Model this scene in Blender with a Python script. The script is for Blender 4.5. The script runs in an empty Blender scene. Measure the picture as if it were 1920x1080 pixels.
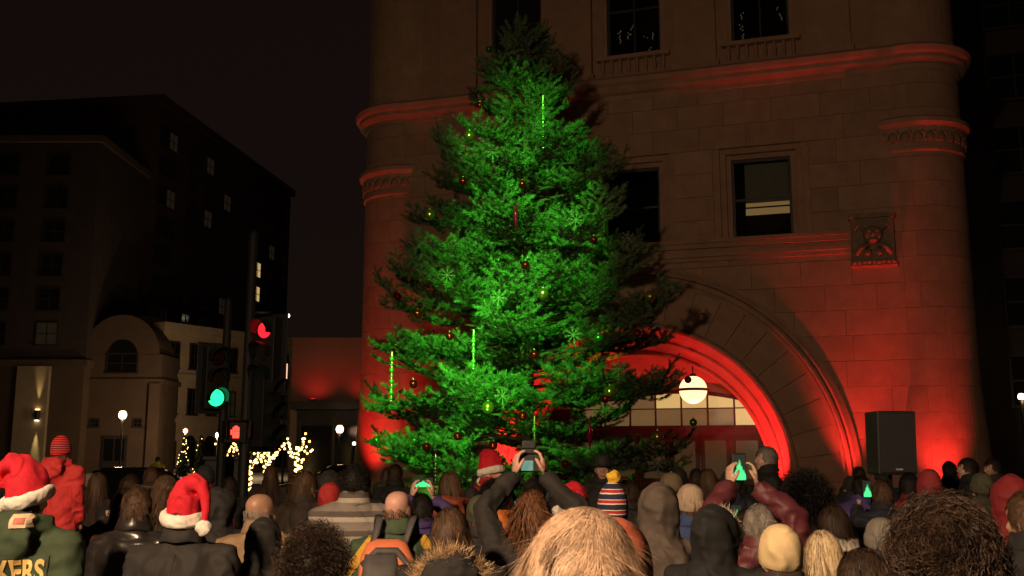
import bpy, bmesh, math, random
import numpy as np
from mathutils import Vector, Matrix
from mathutils.bvhtree import BVHTree

random.seed(7)
RNG = np.random.default_rng(7)
scene = bpy.context.scene
C = scene.collection
rad = math.radians

# ------------------------------------------------------------------ camera
cam_data = bpy.data.cameras.new('camera')
cam_data.sensor_width = 36.0
cam_data.lens = 35.0
cam_data.clip_start = 0.05
cam_data.clip_end = 2000
cam_data.dof.use_dof = True
cam_data.dof.focus_distance = 16.0
cam_data.dof.aperture_fstop = 20.0
cam = bpy.data.objects.new('camera', cam_data)
CAM_H = 1.85
PITCH = rad(9.43)
cam.location = (0, 0, CAM_H)
cam.rotation_euler = (rad(90) + PITCH, 0, 0)
C.objects.link(cam)
scene.camera = cam

# ------------------------------------------------------------------ world (night sky over a lit town)
world = bpy.data.worlds.new('World')
scene.world = world
world.use_nodes = True
wn = world.node_tree.nodes
wl = world.node_tree.links
for n in list(wn): wn.remove(n)
w_out = wn.new('ShaderNodeOutputWorld')
w_bg = wn.new('ShaderNodeBackground')
w_sky = wn.new('ShaderNodeTexSky')
w_sky.sky_type = 'NISHITA'
w_sky.sun_disc = False
w_sky.sun_elevation = rad(3)
w_sky.sun_rotation = rad(200)
w_tint = wn.new('ShaderNodeMixRGB')
w_tint.blend_type = 'MIX'
w_tint.inputs['Fac'].default_value = 0.994
w_tint.inputs['Color2'].default_value = (0.058, 0.027, 0.020, 1)   # town glow on low cloud
w_bg.inputs['Strength'].default_value = 0.10
wl.new(w_sky.outputs['Color'], w_tint.inputs['Color1'])
wl.new(w_tint.outputs['Color'], w_bg.inputs['Color'])
wl.new(w_bg.outputs['Background'], w_out.inputs['Surface'])

sun_data = bpy.data.lights.new('moonlight', 'SUN')
sun_data.energy = 0.006
sun_data.angle = rad(0.5)
sun_data.color = (1.0, 0.86, 0.7)
sun = bpy.data.objects.new('moonlight', sun_data)
sun.rotation_euler = (rad(52), 0, rad(-28))
C.objects.link(sun)

scene.view_settings.view_transform = 'Standard'
scene.view_settings.look = 'None'
scene.view_settings.exposure = 0.0
scene.view_settings.gamma = 1.0
scene.view_settings.use_curve_mapping = False

# ------------------------------------------------------------------ helpers
FPX = 1867.0
def at(x, d):
    """world X of a point seen at photo column x (eye level) that stands d metres away"""
    return (x - 960.0) / 1893.0 * d
def zat(y, d):
    """height of a point seen at photo row y, d metres away"""
    c = (540.0 - y) / FPX
    return CAM_H + d * (math.sin(PITCH) + c * math.cos(PITCH)) / (math.cos(PITCH) - c * math.sin(PITCH))
def xat(x, y, d):
    """world X of a point seen at photo pixel x, y that stands d metres away"""
    z = zat(y, d)
    return (x - 960.0) / FPX * (d * math.cos(PITCH) + (z - CAM_H) * math.sin(PITCH))

MATS = {}
def M(name, col, rough=0.7, var=0.18, scale=12.0, bump=0.0, bscale=60.0, metal=0.0, emit=None, es=0.0,
      spec=0.5, rnd=0.0, bdist=0.004, stretch=(1, 1, 1), sheen=0.0, coat=0.0, strand=False, folds=0.0):
    if name in MATS: return MATS[name]
    m = bpy.data.materials.new(name)
    m.use_nodes = True
    nt = m.node_tree; N = nt.nodes; L = nt.links
    b = N['Principled BSDF']
    b.inputs['Roughness'].default_value = rough
    b.inputs['Metallic'].default_value = metal
    b.inputs['Specular IOR Level'].default_value = spec
    if sheen: b.inputs['Sheen Weight'].default_value = sheen
    if coat: b.inputs['Coat Weight'].default_value = coat
    tc = N.new('ShaderNodeTexCoord')
    mp = N.new('ShaderNodeMapping')
    mp.inputs['Scale'].default_value = stretch
    L.new(tc.outputs['Object'], mp.inputs['Vector'])
    if rnd:
        oi = N.new('ShaderNodeObjectInfo')
        ad = N.new('ShaderNodeVectorMath'); ad.operation = 'ADD'
        mul = N.new('ShaderNodeMath'); mul.operation = 'MULTIPLY'; mul.inputs[1].default_value = 37.0
        L.new(oi.outputs['Random'], mul.inputs[0])
        L.new(mp.outputs['Vector'], ad.inputs[0]); L.new(mul.outputs[0], ad.inputs[1])
        vec = ad.outputs['Vector']
    else:
        vec = mp.outputs['Vector']
    nz = N.new('ShaderNodeTexNoise')
    nz.inputs['Scale'].default_value = scale
    nz.inputs['Detail'].default_value = 6
    nz.inputs['Roughness'].default_value = 0.62
    L.new(vec, nz.inputs['Vector'])
    cr = N.new('ShaderNodeValToRGB')
    a, c2 = 1 - var, 1 + var
    cr.color_ramp.elements[0].position = 0.3
    cr.color_ramp.elements[1].position = 0.7
    cr.color_ramp.elements[0].color = (col[0]*a, col[1]*a, col[2]*a, 1)
    cr.color_ramp.elements[1].color = (min(1, col[0]*c2), min(1, col[1]*c2), min(1, col[2]*c2), 1)
    L.new(nz.outputs['Fac'], cr.inputs['Fac'])
    colour = cr.outputs['Color']
    if rnd:
        hs = N.new('ShaderNodeHueSaturation')
        mr = N.new('ShaderNodeMapRange')
        mr.inputs['To Min'].default_value = 1 - rnd; mr.inputs['To Max'].default_value = 1 + rnd
        L.new(oi.outputs['Random'], mr.inputs['Value'])
        L.new(mr.outputs['Result'], hs.inputs['Value'])
        L.new(colour, hs.inputs['Color'])
        colour = hs.outputs['Color']
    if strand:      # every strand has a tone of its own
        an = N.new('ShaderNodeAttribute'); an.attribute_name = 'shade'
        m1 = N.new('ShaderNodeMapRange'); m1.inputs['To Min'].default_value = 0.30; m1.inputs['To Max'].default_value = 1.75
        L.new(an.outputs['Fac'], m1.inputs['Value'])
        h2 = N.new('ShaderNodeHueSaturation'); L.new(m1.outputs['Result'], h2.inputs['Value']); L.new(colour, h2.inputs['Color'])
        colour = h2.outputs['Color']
    L.new(colour, b.inputs['Base Color'])
    if bump:
        bn = N.new('ShaderNodeTexNoise')
        bn.inputs['Scale'].default_value = bscale
        bn.inputs['Detail'].default_value = 5
        L.new(vec, bn.inputs['Vector'])
        bp = N.new('ShaderNodeBump')
        bp.inputs['Strength'].default_value = bump
        bp.inputs['Distance'].default_value = bdist
        L.new(bn.outputs['Fac'], bp.inputs['Height'])
        L.new(bp.outputs['Normal'], b.inputs['Normal'])
        if folds:       # soft creases of worn cloth
            fn = N.new('ShaderNodeTexNoise'); fn.noise_type = 'RIDGED_MULTIFRACTAL'
            fn.inputs['Scale'].default_value = 7.5; fn.inputs['Detail'].default_value = 2.5; fn.inputs['Distortion'].default_value = 0.6
            L.new(vec, fn.inputs['Vector'])
            fb = N.new('ShaderNodeBump'); fb.inputs['Strength'].default_value = folds; fb.inputs['Distance'].default_value = 0.03
            L.new(fn.outputs['Fac'], fb.inputs['Height']); L.new(fb.outputs['Normal'], bp.inputs['Normal'])
    if emit:
        b.inputs['Emission Color'].default_value = (*emit, 1)
        b.inputs['Emission Strength'].default_value = es
    MATS[name] = m
    return m

def M_stripes(name, cols, freq, rough=0.85, axis='Z', offs=0.0):
    """a knitted or quilted cloth of bands across one axis"""
    if name in MATS: return MATS[name]
    m = bpy.data.materials.new(name); m.use_nodes = True
    nt = m.node_tree; N = nt.nodes; L = nt.links
    b = N['Principled BSDF']; b.inputs['Roughness'].default_value = rough
    tc = N.new('ShaderNodeTexCoord'); sx = N.new('ShaderNodeSeparateXYZ')
    L.new(tc.outputs['Object'], sx.inputs[0])
    nz = N.new('ShaderNodeTexNoise'); nz.inputs['Scale'].default_value = 25
    L.new(tc.outputs['Object'], nz.inputs['Vector'])
    ma = N.new('ShaderNodeMath'); ma.operation = 'MULTIPLY_ADD'; ma.inputs[1].default_value = 0.006
    L.new(nz.outputs['Fac'], ma.inputs[0]); L.new(sx.outputs[axis], ma.inputs[2])
    mu = N.new('ShaderNodeMath'); mu.operation = 'MULTIPLY_ADD'
    mu.inputs[1].default_value = freq; mu.inputs[2].default_value = offs
    L.new(ma.outputs[0], mu.inputs[0])
    fr = N.new('ShaderNodeMath'); fr.operation = 'FRACT'; L.new(mu.outputs[0], fr.inputs[0])
    cr = N.new('ShaderNodeValToRGB'); cr.color_ramp.interpolation = 'CONSTANT'
    n = len(cols)
    while len(cr.color_ramp.elements) < n: cr.color_ramp.elements.new(0.5)
    for i, (p, c) in enumerate(cols):
        cr.color_ramp.elements[i].position = p
        cr.color_ramp.elements[i].color = (*c, 1)
    L.new(fr.outputs[0], cr.inputs['Fac']); L.new(cr.outputs['Color'], b.inputs['Base Color'])
    bn = N.new('ShaderNodeTexNoise'); bn.inputs['Scale'].default_value = 160
    L.new(tc.outputs['Object'], bn.inputs['Vector'])
    bp = N.new('ShaderNodeBump'); bp.inputs['Strength'].default_value = 0.5; bp.inputs['Distance'].default_value = 0.004
    L.new(bn.outputs['Fac'], bp.inputs['Height']); L.new(bp.outputs['Normal'], b.inputs['Normal'])
    MATS[name] = m
    return m

class MB:
    """collects shapes that become ONE mesh"""
    def __init__(self): self.v = []; self.f = []; self.mi = []; self.cur = 0
    def add(self, vs, fs):
        o = len(self.v); self.v += [tuple(map(float, p)) for p in vs]
        for f in fs: self.f.append(tuple(i + o for i in f)); self.mi.append(self.cur)
    def box(self, x0, x1, y0, y1, z0, z1):
        self.add([(x0,y0,z0),(x1,y0,z0),(x1,y1,z0),(x0,y1,z0),(x0,y0,z1),(x1,y0,z1),(x1,y1,z1),(x0,y1,z1)],
                 [(0,3,2,1),(4,5,6,7),(0,1,5,4),(1,2,6,5),(2,3,7,6),(3,0,4,7)])
    def rings(self, rs, cap=True, close=False):
        n = len(rs[0]); vs = [p for r in rs for p in r]; fs = []
        m = len(rs)
        for i in range(m if close else m - 1):
            k = (i + 1) % m
            for j in range(n):
                j2 = (j + 1) % n
                fs.append((i*n+j, i*n+j2, k*n+j2, k*n+j))
        if cap and not close:
            fs.append(tuple(range(n-1, -1, -1))); fs.append(tuple((m-1)*n + j for j in range(n)))
        self.add(vs, fs)
    def loft(self, secs, n=24, e=2.0):
        """secs: (z, cx, cy, rx, ry)"""
        rs = []
        for (z, cx, cy, rx, ry) in secs:
            r = []
            for j in range(n):
                t = 2*math.pi*j/n; c, s = math.cos(t), math.sin(t)
                r.append((cx + rx*math.copysign(abs(c)**(2/e), c), cy + ry*math.copysign(abs(s)**(2/e), s), z))
            rs.append(r)
        self.rings(rs)
    def tube(self, pts, radii, n=12, close=False, flat=1.0):
        pts = [Vector(p) for p in pts]
        if not hasattr(radii, '__len__'): radii = [radii]*len(pts)
        rs = []; prev = None
        for i, p in enumerate(pts):
            if close: t = pts[(i+1) % len(pts)] - pts[i-1]
            else: t = pts[min(i+1, len(pts)-1)] - pts[max(i-1, 0)]
            t.normalize()
            if prev is None:
                a = Vector((0,0,1)) if abs(t.z) < 0.9 else Vector((1,0,0))
                x = t.cross(a).normalized()
            else:
                x = (prev - t*prev.dot(t)).normalized()
            y = t.cross(x); prev = x
            rs.append([p + x*radii[i]*math.cos(2*math.pi*j/n) + y*radii[i]*flat*math.sin(2*math.pi*j/n) for j in range(n)])
        self.rings(rs, close=close)
    def ell(self, c, r, n=16, m=10, rot=None):
        vs = [(0,0,-1)]
        for i in range(1, m):
            ph = -math.pi/2 + math.pi*i/m
            for j in range(n):
                t = 2*math.pi*j/n
                vs.append((math.cos(ph)*math.cos(t), math.cos(ph)*math.sin(t), math.sin(ph)))
        vs.append((0,0,1)); fs = []
        for j in range(n): fs.append((0, 1+(j+1) % n, 1+j))
        for i in range(m-2):
            for j in range(n):
                a = 1+i*n+j; b = 1+i*n+(j+1) % n
                fs.append((a, b, b+n, a+n))
        l = len(vs)-1; o = 1+(m-2)*n
        for j in range(n): fs.append((l, o+j, o+(j+1) % n))
        R = rot or Matrix.Identity(3); c = Vector(c)
        self.add([c + R @ Vector((p[0]*r[0], p[1]*r[1], p[2]*r[2])) for p in vs], fs)
    def merge(self, other, mat=None):
        vs = [ (mat @ Vector(p)) if mat is not None else p for p in other.v]
        self.add(vs, other.f)
    def lathe(self, prof, c=(0,0,0), n=24):
        rs = [[(c[0]+r*math.cos(2*math.pi*j/n), c[1]+r*math.sin(2*math.pi*j/n), c[2]+z) for j in range(n)] for r, z in prof]
        self.rings(rs)
    def mesh(self, name, smooth=False):
        me = bpy.data.meshes.new(name)
        me.from_pydata(self.v, [], self.f)
        if any(self.mi): me.polygons.foreach_set('material_index', self.mi)
        if smooth: me.polygons.foreach_set('use_smooth', [True]*len(me.polygons))
        me.update()
        return me
    def build(self, name, mat, parent=None, smooth=False, bevel=0.0, loc=None, rot=None):
        o = link(name, self.mesh(name, smooth), mat, parent)
        if bevel:
            b = o.modifiers.new('bevel', 'BEVEL'); b.width = bevel; b.segments = 2; b.limit_method = 'ANGLE'
        if loc is not None: o.location = loc
        if rot is not None: o.rotation_euler = rot
        return o

def link(name, me, mat=None, parent=None):
    o = bpy.data.objects.new(name, me); C.objects.link(o)
    if mat is not None:
        mats = mat if isinstance(mat, (list, tuple)) else [mat]
        if len(me.materials) == 0:
            for _ in mats: me.materials.append(None)
        for i, mm in enumerate(mats):
            o.material_slots[i].link = 'OBJECT'; o.material_slots[i].material = mm
    if parent is not None: o.parent = parent
    return o

def numpy_mesh(name, V, F, shade=None):
    """V (n,3), F (m,k) with a constant number of corners per face"""
    me = bpy.data.meshes.new(name)
    V = np.asarray(V, dtype=np.float32); F = np.asarray(F, dtype=np.int32)
    me.vertices.add(len(V)); me.vertices.foreach_set('co', V.ravel())
    k = F.shape[1]
    me.loops.add(F.size); me.loops.foreach_set('vertex_index', F.ravel())
    me.polygons.add(len(F))
    me.polygons.foreach_set('loop_start', np.arange(0, F.size, k, dtype=np.int32))
    me.update(calc_edges=True)
    me.validate()
    if shade is not None and len(me.vertices) == len(shade):
        at_ = me.attributes.new('shade', 'FLOAT', 'POINT'); at_.data.foreach_set('value', np.asarray(shade, dtype=np.float32))
    return me

def tag(o, label=None, cat=None, group=None, kind=None):
    if label: o['label'] = label
    if cat: o['category'] = cat
    if group: o['group'] = group
    if kind: o['kind'] = kind
    return o

def empty(name, loc=(0,0,0), rz=0.0, label=None, cat=None, group=None, parent=None, scale=None):
    o = bpy.data.objects.new(name, None); C.objects.link(o)
    o.empty_display_size = 0.2
    o.location = loc; o.rotation_euler = (0, 0, rz)
    if scale: o.scale = (scale,)*3
    if parent is not None: o.parent = parent
    return tag(o, label, cat, group)

def remesh(mb, voxel, it=2):
    me = mb.mesh('tmp'); o = bpy.data.objects.new('tmp', me); C.objects.link(o)
    m = o.modifiers.new('r', 'REMESH'); m.mode = 'VOXEL'; m.voxel_size = voxel
    if it:
        s = o.modifiers.new('s', 'SMOOTH'); s.iterations = it; s.factor = 0.5
    dg = bpy.context.evaluated_depsgraph_get()
    me2 = bpy.data.meshes.new_from_object(o.evaluated_get(dg))
    bpy.data.objects.remove(o); bpy.data.meshes.remove(me)
    me2.polygons.foreach_set('use_smooth', [True]*len(me2.polygons))
    return me2

def spot(name, loc, target, power, col, angle, blend=0.5, size=0.1, parent=None):
    l = bpy.data.lights.new(name, 'SPOT')
    l.energy = power; l.color = col; l.spot_size = rad(angle); l.spot_blend = blend; l.shadow_soft_size = size
    o = bpy.data.objects.new(name, l); C.objects.link(o)
    d = Vector(target) - Vector(loc)
    o.rotation_euler = d.to_track_quat('-Z', 'Y').to_euler()
    o.location = loc
    if parent is not None: o.parent = parent
    return o

def flood(loc, target, power, col, angle, label, blend=0.5, group=None, lens=None, size=0.12):
    """a floodlight fixture standing on the ground with its own light"""
    base = Vector((loc[0], loc[1], 0))
    root = empty('floodlight', base, 0, label, 'floodlight', group)
    d = (Vector(target) - Vector(loc)).normalized()
    q = d.to_track_quat('-Z', 'Y')
    R = q.to_matrix().to_4x4()
    off = Vector((0, 0, loc[2]))
    T = Matrix.Translation(off) @ R
    mb = MB(); mb.lathe([(0.06, 0.14), (0.10, 0.10), (0.11, 0.0), (0.125, -0.02), (0.125, -0.05), (0.105, -0.05), (0.10, 0.02)], n=20)
    h = MB(); h.merge(mb, T); h.build('housing', M('black_metal', (0.02, 0.02, 0.02), 0.45), root, True)
    ln = MB(); ln.lathe([(0.0, -0.02), (0.098, -0.02), (0.098, -0.015), (0.0, -0.015)], n=20)
    l2 = MB(); l2.merge(ln, T)
    l2.build('lens', M('flood_lens_' + lens, (0.3, 0.3, 0.3), 0.2, emit=col, es=4.0), root)
    y = MB()
    y.box(-0.16, 0.16, -0.12, 0.12, 0.0, 0.03)
    y.tube([(-0.15, 0, 0.03), (-0.15, 0, loc[2])], 0.012, 8); y.tube([(0.15, 0, 0.03), (0.15, 0, loc[2])], 0.012, 8)
    y.tube([(-0.15, 0, loc[2]), (0.15, 0, loc[2])], 0.010, 8)
    y.build('bracket', MATS['black_metal'], root)
    tip = Vector(loc) + d*0.10
    s = spot('light', tip - base, Vector(target) - base, power, col, angle, blend, size, root)
    return root

def noise_disp(P, amp, freq, seed=0, n=9, stretch=(1, 1, 1)):
    """cheap smooth noise: a sum of random plane waves, evaluated for many points at once"""
    r = np.random.default_rng(seed)
    out = np.zeros(len(P)); st = np.array(stretch)
    for i in range(n):
        k = r.normal(size=3); k /= np.linalg.norm(k)
        fr = freq*(0.6 + 1.6*r.random())
        out += np.sin(P @ (k*st)*fr + r.random()*6.28)/(fr/freq)
    return amp*out/math.sqrt(n)

def get_co(me):
    a = np.empty(len(me.vertices)*3, dtype=np.float32); me.vertices.foreach_get('co', a); return a.reshape(-1, 3).astype(float)
def get_no(me):
    a = np.empty(len(me.vertices)*3, dtype=np.float32); me.vertices.foreach_get('normal', a); return a.reshape(-1, 3).astype(float)
def set_co(me, P):
    me.vertices.foreach_set('co', np.asarray(P, dtype=np.float32).ravel()); me.update()

# ================================================================== ground
asphalt = M('asphalt', (0.045, 0.043, 0.042), 0.85, 0.3, 3.0, 0.6, 90)
paving = M('paving_slab', (0.17, 0.155, 0.14), 0.8, 0.2, 5.0, 0.4, 60)
mb = MB(); mb.add([(-400, -120, 0), (400, -120, 0), (400, 900, 0), (-400, 900, 0)], [(0, 1, 2, 3)])
tag(mb.build('ground', asphalt), kind='structure')
# the square in front of the hall: a kerbed pavement
HALL_RZ = -math.atan2(0.304, 0.953)
mb = MB(); mb.box(-9, 22, -13.5, 0.6, 0.0, 0.13)
pv = mb.build('pavement', paving, None, False, 0.015, (0, 30, 0), (0, 0, HALL_RZ)); tag(pv, kind='structure')
mb = MB(); mb.box(-60, -14, 58, 100, 0.0, 0.13)
pv = mb.build('pavement', paving); tag(pv, kind='structure')

# ================================================================== the hall
stone = M('sandstone', (0.33, 0.190, 0.125), 0.88, 0.16, 2.2, 0.5, 26, rnd=0.07, bdist=0.008)
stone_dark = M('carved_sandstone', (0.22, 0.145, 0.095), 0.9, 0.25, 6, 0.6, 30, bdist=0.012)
mortar = M('mortar', (0.16, 0.115, 0.08), 0.95, 0.15, 8)
glass_dark = M('dark_glass', (0.012, 0.013, 0.016), 0.08, 0.1, 3, spec=0.8)
frame_dark = M('window_frame_paint', (0.035, 0.028, 0.024), 0.5)
hall = empty('town_hall', (0, 30, 0), HALL_RZ,
             'sandstone town hall with red lit round arch, round corner turrets and cornice', 'building')
UC = 3.7                     # centre line of the arch
Z0 = 1.1; R_IN = 4.3; R_OUT = 6.05
TL, TR, TRAD, TY = UC - 7.75, UC + 7.85, 1.50, 1.44     # rounded corner turrets, almost flush with the wall
FL, FR = UC - 7.37, UC + 7.47                      # flat wall between them
ZC = 12.45                   # underside of the main cornice
# ---- window openings of the middle storey and the upper storey
MIDW = [(UC + 3.8*k - 1.35, UC + 3.8*k + 1.35, 7.95, 10.85) for k in (-1, 0, 1)]
UPW = [(UC + 0.15 + 3.8*k - 0.95, UC + 0.15 + 3.8*k + 0.95, 13.95, 17.2) for k in (-1, 0, 1)]

def wall_grid(mb, x0, x1, z0, z1, holes, y0, y1):
    xs = sorted({x0, x1, *[h[0] for h in holes], *[h[1] for h in holes]})
    zs = sorted({z0, z1, *[h[2] for h in holes], *[h[3] for h in holes]})
    for a, b in zip(xs[:-1], xs[1:]):
        for c, d in zip(zs[:-1], zs[1:]):
            mx, mz = (a+b)/2, (c+d)/2
            if any(h[0] < mx < h[1] and h[2] < mz < h[3] for h in holes): continue
            mb.box(a, b, y0, y1, c, d)

# backing wall (what the joints show)
mb = MB()
wall_grid(mb, FL - 0.2, FR + 0.2, 7.4, ZC, MIDW, 0.03, 0.6)
NCOL = 48
RB = 4.9
for i in range(NCOL):
    a = UC - RB + 2*RB*i/NCOL; b = UC - RB + 2*RB*(i+1)/NCOL
    m_ = (a+b)/2
    mb.box(a, b, 0.03, 0.6, Z0 + math.sqrt(max(RB*RB - (m_-UC)**2, 0)), 7.4)
mb.box(FL - 0.2, UC - RB, 0.03, 0.6, 0, 7.4); mb.box(UC + RB, FR + 0.2, 0.03, 0.6, 0, 7.4)
wall = mb.build('wall', mortar, hall)

# shared ashlar block meshes
def block_mesh(w, h, d=0.05, bv=0.004):
    bm = bmesh.new(); bmesh.ops.create_cube(bm, size=1.0)
    bmesh.ops.scale(bm, vec=(w, d, h), verts=bm.verts)
    bmesh.ops.bevel(bm, geom=[e for e in bm.edges if any(v.co.y < 0 for v in e.verts)], offset=bv, segments=1, affect='EDGES')
    me = bpy.data.meshes.new('stone_block'); bm.to_mesh(me); bm.free()
    return me
BLK = {}
def block(x0, x1, z0, z1, y=0.0, parent=None):
    w = round(x1-x0, 2); h = round(z1-z0, 2)
    if (w, h) not in BLK: BLK[(w, h)] = block_mesh(w-0.008, h-0.008)
    o = link('stone_block', BLK[(w, h)], stone, parent or wall)
    o.location = ((x0+x1)/2, y + 0.004*random.random(), (z0+z1)/2)
    return o
COURSE = 0.70
def course_row(x0, x1, z0, z1, stag):
    """blocks of one course between x0 and x1"""
    w = 1.35; xs = [x0]
    x = x0 + (w if stag else w*0.55)
    while x < x1 - 0.45: xs.append(x); x += w
    xs.append(x1)
    for a, b in zip(xs[:-1], xs[1:]): block(a, b, z0, z1)
k = 0; z = 0.13
while z < ZC - 0.2:
    z1 = min(z + COURSE, ZC)
    zm = (z+z1)/2
    spans = [(FL, FR)]
    dz = zm - Z0
    if dz < 5.35:
        hw = math.sqrt(max(5.35**2 - max(dz, 0)**2, 0))
        spans = [(FL, UC - hw), (UC + hw, FR)]
    for h in MIDW:
        if h[2] < zm < h[3]:
            ns = []
            for a, b in spans:
                if h[0] > a and h[1] < b: ns += [(a, h[0]), (h[1], b)]
                else: ns.append((a, b))
            spans = ns
    for a, b in spans:
        if b - a > 0.3: course_row(round(a, 2), round(b, 2), z, z1, k % 2)
    z = z1; k += 1

# ---- corner turrets with curved blocks
def arc_block(r, th0, th1, h, d=0.06, n=8, r2=None):
    mb = MB(); bv = 0.004
    vs = []
    for i in range(n+1):
        t = th0 + (th1-th0)*i/n
        q = r if r2 is None else r2
        for rr, z in ((r-d, 0), (r-bv, 0), (r, bv), (q, h-bv), (q-bv, h), (q-d, h)):
            vs.append((rr*math.cos(t), rr*math.sin(t), z))
    fs = []
    for i in range(n):
        for j in range(6):
            j2 = (j+1) % 6
            fs.append((i*6+j, (i+1)*6+j, (i+1)*6+j2, i*6+j2))
    fs.append((0, 1, 2, 3, 4, 5)); fs.append(tuple(n*6 + j for j in (5, 4, 3, 2, 1, 0)))
    mb.add(vs, fs); return mb.mesh('stone_block', False)
def flat_shade(me):
    me.polygons.foreach_set('use_smooth', [False]*len(me.polygons)); return me
NB = 6
gap = 0.008/TRAD
arcm = arc_block(TRAD, gap/2, math.pi*2/8 - gap/2, COURSE - 0.008)
ARC = {}
def arc_for(z):
    """blocks of the battered foot lean back, those above stand upright"""
    k = round(max(0.0, 4.0 - z), 2)
    if k not in ARC:
        rb = TRAD*(1 + 0.042*k); rt = TRAD*(1 + 0.042*max(0.0, k - COURSE))
        ARC[k] = arc_block(rb, gap/2, math.pi*2/8 - gap/2, COURSE - 0.008, r2=rt)
    return ARC[k]
for tx in (TL, TR):
    mb = MB(); mb.lathe([(TRAD+0.22, 0.0), (TRAD-0.03, 4.0), (TRAD-0.03, 24)], n=40)
    tur = mb.build('turret', stone, hall, False, 0, (tx, TY, 0))
    z = 0.13; k = 0
    while z < 13.2:
        if True:
            for j in range(5):
                a0 = math.pi*0.5 if tx < UC else math.pi*1.25
                t = a0 + (2*math.pi/8)*(j + (0.5 if k % 2 else 0))
                if tx < UC and t > math.pi*1.5: continue
                b = link('stone_block', arc_for(z), stone, tur)
                b.location = (0, 0, z); b.rotation_euler = (0, 0, t)
                s = 1.0 + 0.0015*random.random()
                b.scale = (s, s, 1)
        z += COURSE; k += 1
    # carved band capital on the turret
    mb = MB()
    mb.lathe([(TRAD, 10.05), (TRAD+0.06, 10.10), (TRAD+0.06, 10.18), (TRAD+0.02, 10.2), (TRAD+0.10, 10.75), (TRAD+0.16, 10.80),
              (TRAD+0.22, 10.86), (TRAD+0.22, 10.98), (TRAD+0.10, 11.06), (TRAD, 11.08)], n=48)
    band = mb.build('band', stone, tur, False)
    # carved leaf scrolls round the band
    lf = MB()
    lf.ell((0, 0, 0), (0.13, 0.05, 0.16), 8, 6); lf.ell((0.12, 0.0, 0.12), (0.07, 0.05, 0.07), 8, 6); lf.ell((-0.11, 0, -0.1), (0.07, 0.045, 0.06), 8, 6)
    lm = lf.mesh('leaf_scroll', True)
    for j in range(15):
        t = (math.pi*(0.72 + 0.94*j/14) if tx < UC else math.pi*(1.34 + 0.94*j/14))
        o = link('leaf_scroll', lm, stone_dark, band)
        o.location = ((TRAD+0.07)*math.cos(t), (TRAD+0.07)*math.sin(t), 10.47)
        o.rotation_euler = (0, 0, t + math.pi/2)

# ---- main cornice: one moulding that runs along the wall and wraps both turrets
def path_hall(grow):
    pts = []
    th_j = math.acos((FR + 0.2 - TR)/ (TRAD + grow)) if abs(FR + 0.2 - TR) < TRAD + grow else math.pi
    # from the left turret's back round to the front, along the wall, round the right turret
    r = TRAD + grow
    yj = -grow
    aL = math.asin(max(-1, min(1, (yj - TY)/r)))
    for i in range(17):
        t = math.pi*0.75 + (2*math.pi + aL - math.pi*0.75)*i/16
        pts.append((TL + r*math.cos(t), TY + r*math.sin(t)))
    for i in range(17):
        t0 = math.pi - aL; t1 = 2*math.pi + math.pi*0.25
        t = t0 + (t1-t0)*i/16
        pts.append((TR + r*math.cos(t), TY + r*math.sin(t)))
    return pts
def moulding(prof, name, mat, parent):
    """prof: (grow outwards, z) list, closed loop; swept along the hall front"""
    cols = [path_hall(g) for g, z in prof]
    mb = MB(); n = len(prof); m = len(cols[0])
    vs = [(cols[j][i][0], cols[j][i][1], prof[j][1]) for i in range(m) for j in range(n)]
    fs = [(i*n+j, i*n+(j+1) % n, (i+1)*n+(j+1) % n, (i+1)*n+j) for i in range(m-1) for j in range(n)]
    fs += [tuple(range(n)), tuple((m-1)*n + j for j in range(n-1, -1, -1))]
    mb.add(vs, fs)
    return mb.build(name, mat, parent)
moulding([(0.0, ZC-0.05), (0.06, ZC), (0.07, ZC+0.12), (0.20, ZC+0.17), (0.26, ZC+0.25), (0.26, ZC+0.36), (0.36, ZC+0.42), (0.40, ZC+0.55), (0.30, ZC+0.66), (0.0, ZC+0.72)],
         'cornice', stone, hall)

# ---- upper storey
ZU = ZC + 0.6
upper = MB(); wall_grid(upper, FL - 0.2, FR + 0.2, ZU, 24, UPW, 0.25, 0.9)
up = upper.build('upper_wall', stone, hall)
for k in range(4):
    x = UC + 0.15 + 3.8*(k - 1.5)
    mb = MB(); mb.box(x-0.62, x+0.62, 0.02, 0.25, ZU, 24)
    mb.box(x-0.70, x+0.70, -0.05, 0.02, ZU, ZU+0.35)
    mb.build('pier', stone, up, False, 0.01)
for (a, b, z0, z1) in UPW:
    mb = MB()
    for zz in (ZU + 0.10, 13.78): mb.box(a-0.18, b+0.18, -0.02, 0.20, zz, zz+0.13)
    ba = mb.build('balustrade', stone, up, False, 0.01)
    bl = MB(); bl.lathe([(0.05, 0), (0.05, 0.06), (0.03, 0.1), (0.065, 0.25), (0.035, 0.42), (0.05, 0.46), (0.05, 0.5)], n=10)
    blm = bl.mesh('baluster', True)
    for i in range(8):
        o = link('baluster', blm, stone, ba); o.location = (a + 0.02 + (b-a-0.04)*i/7, 0.09, ZU+0.23)
        o.scale = (1, 1, (13.78-ZU-0.23)/0.5)

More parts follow.
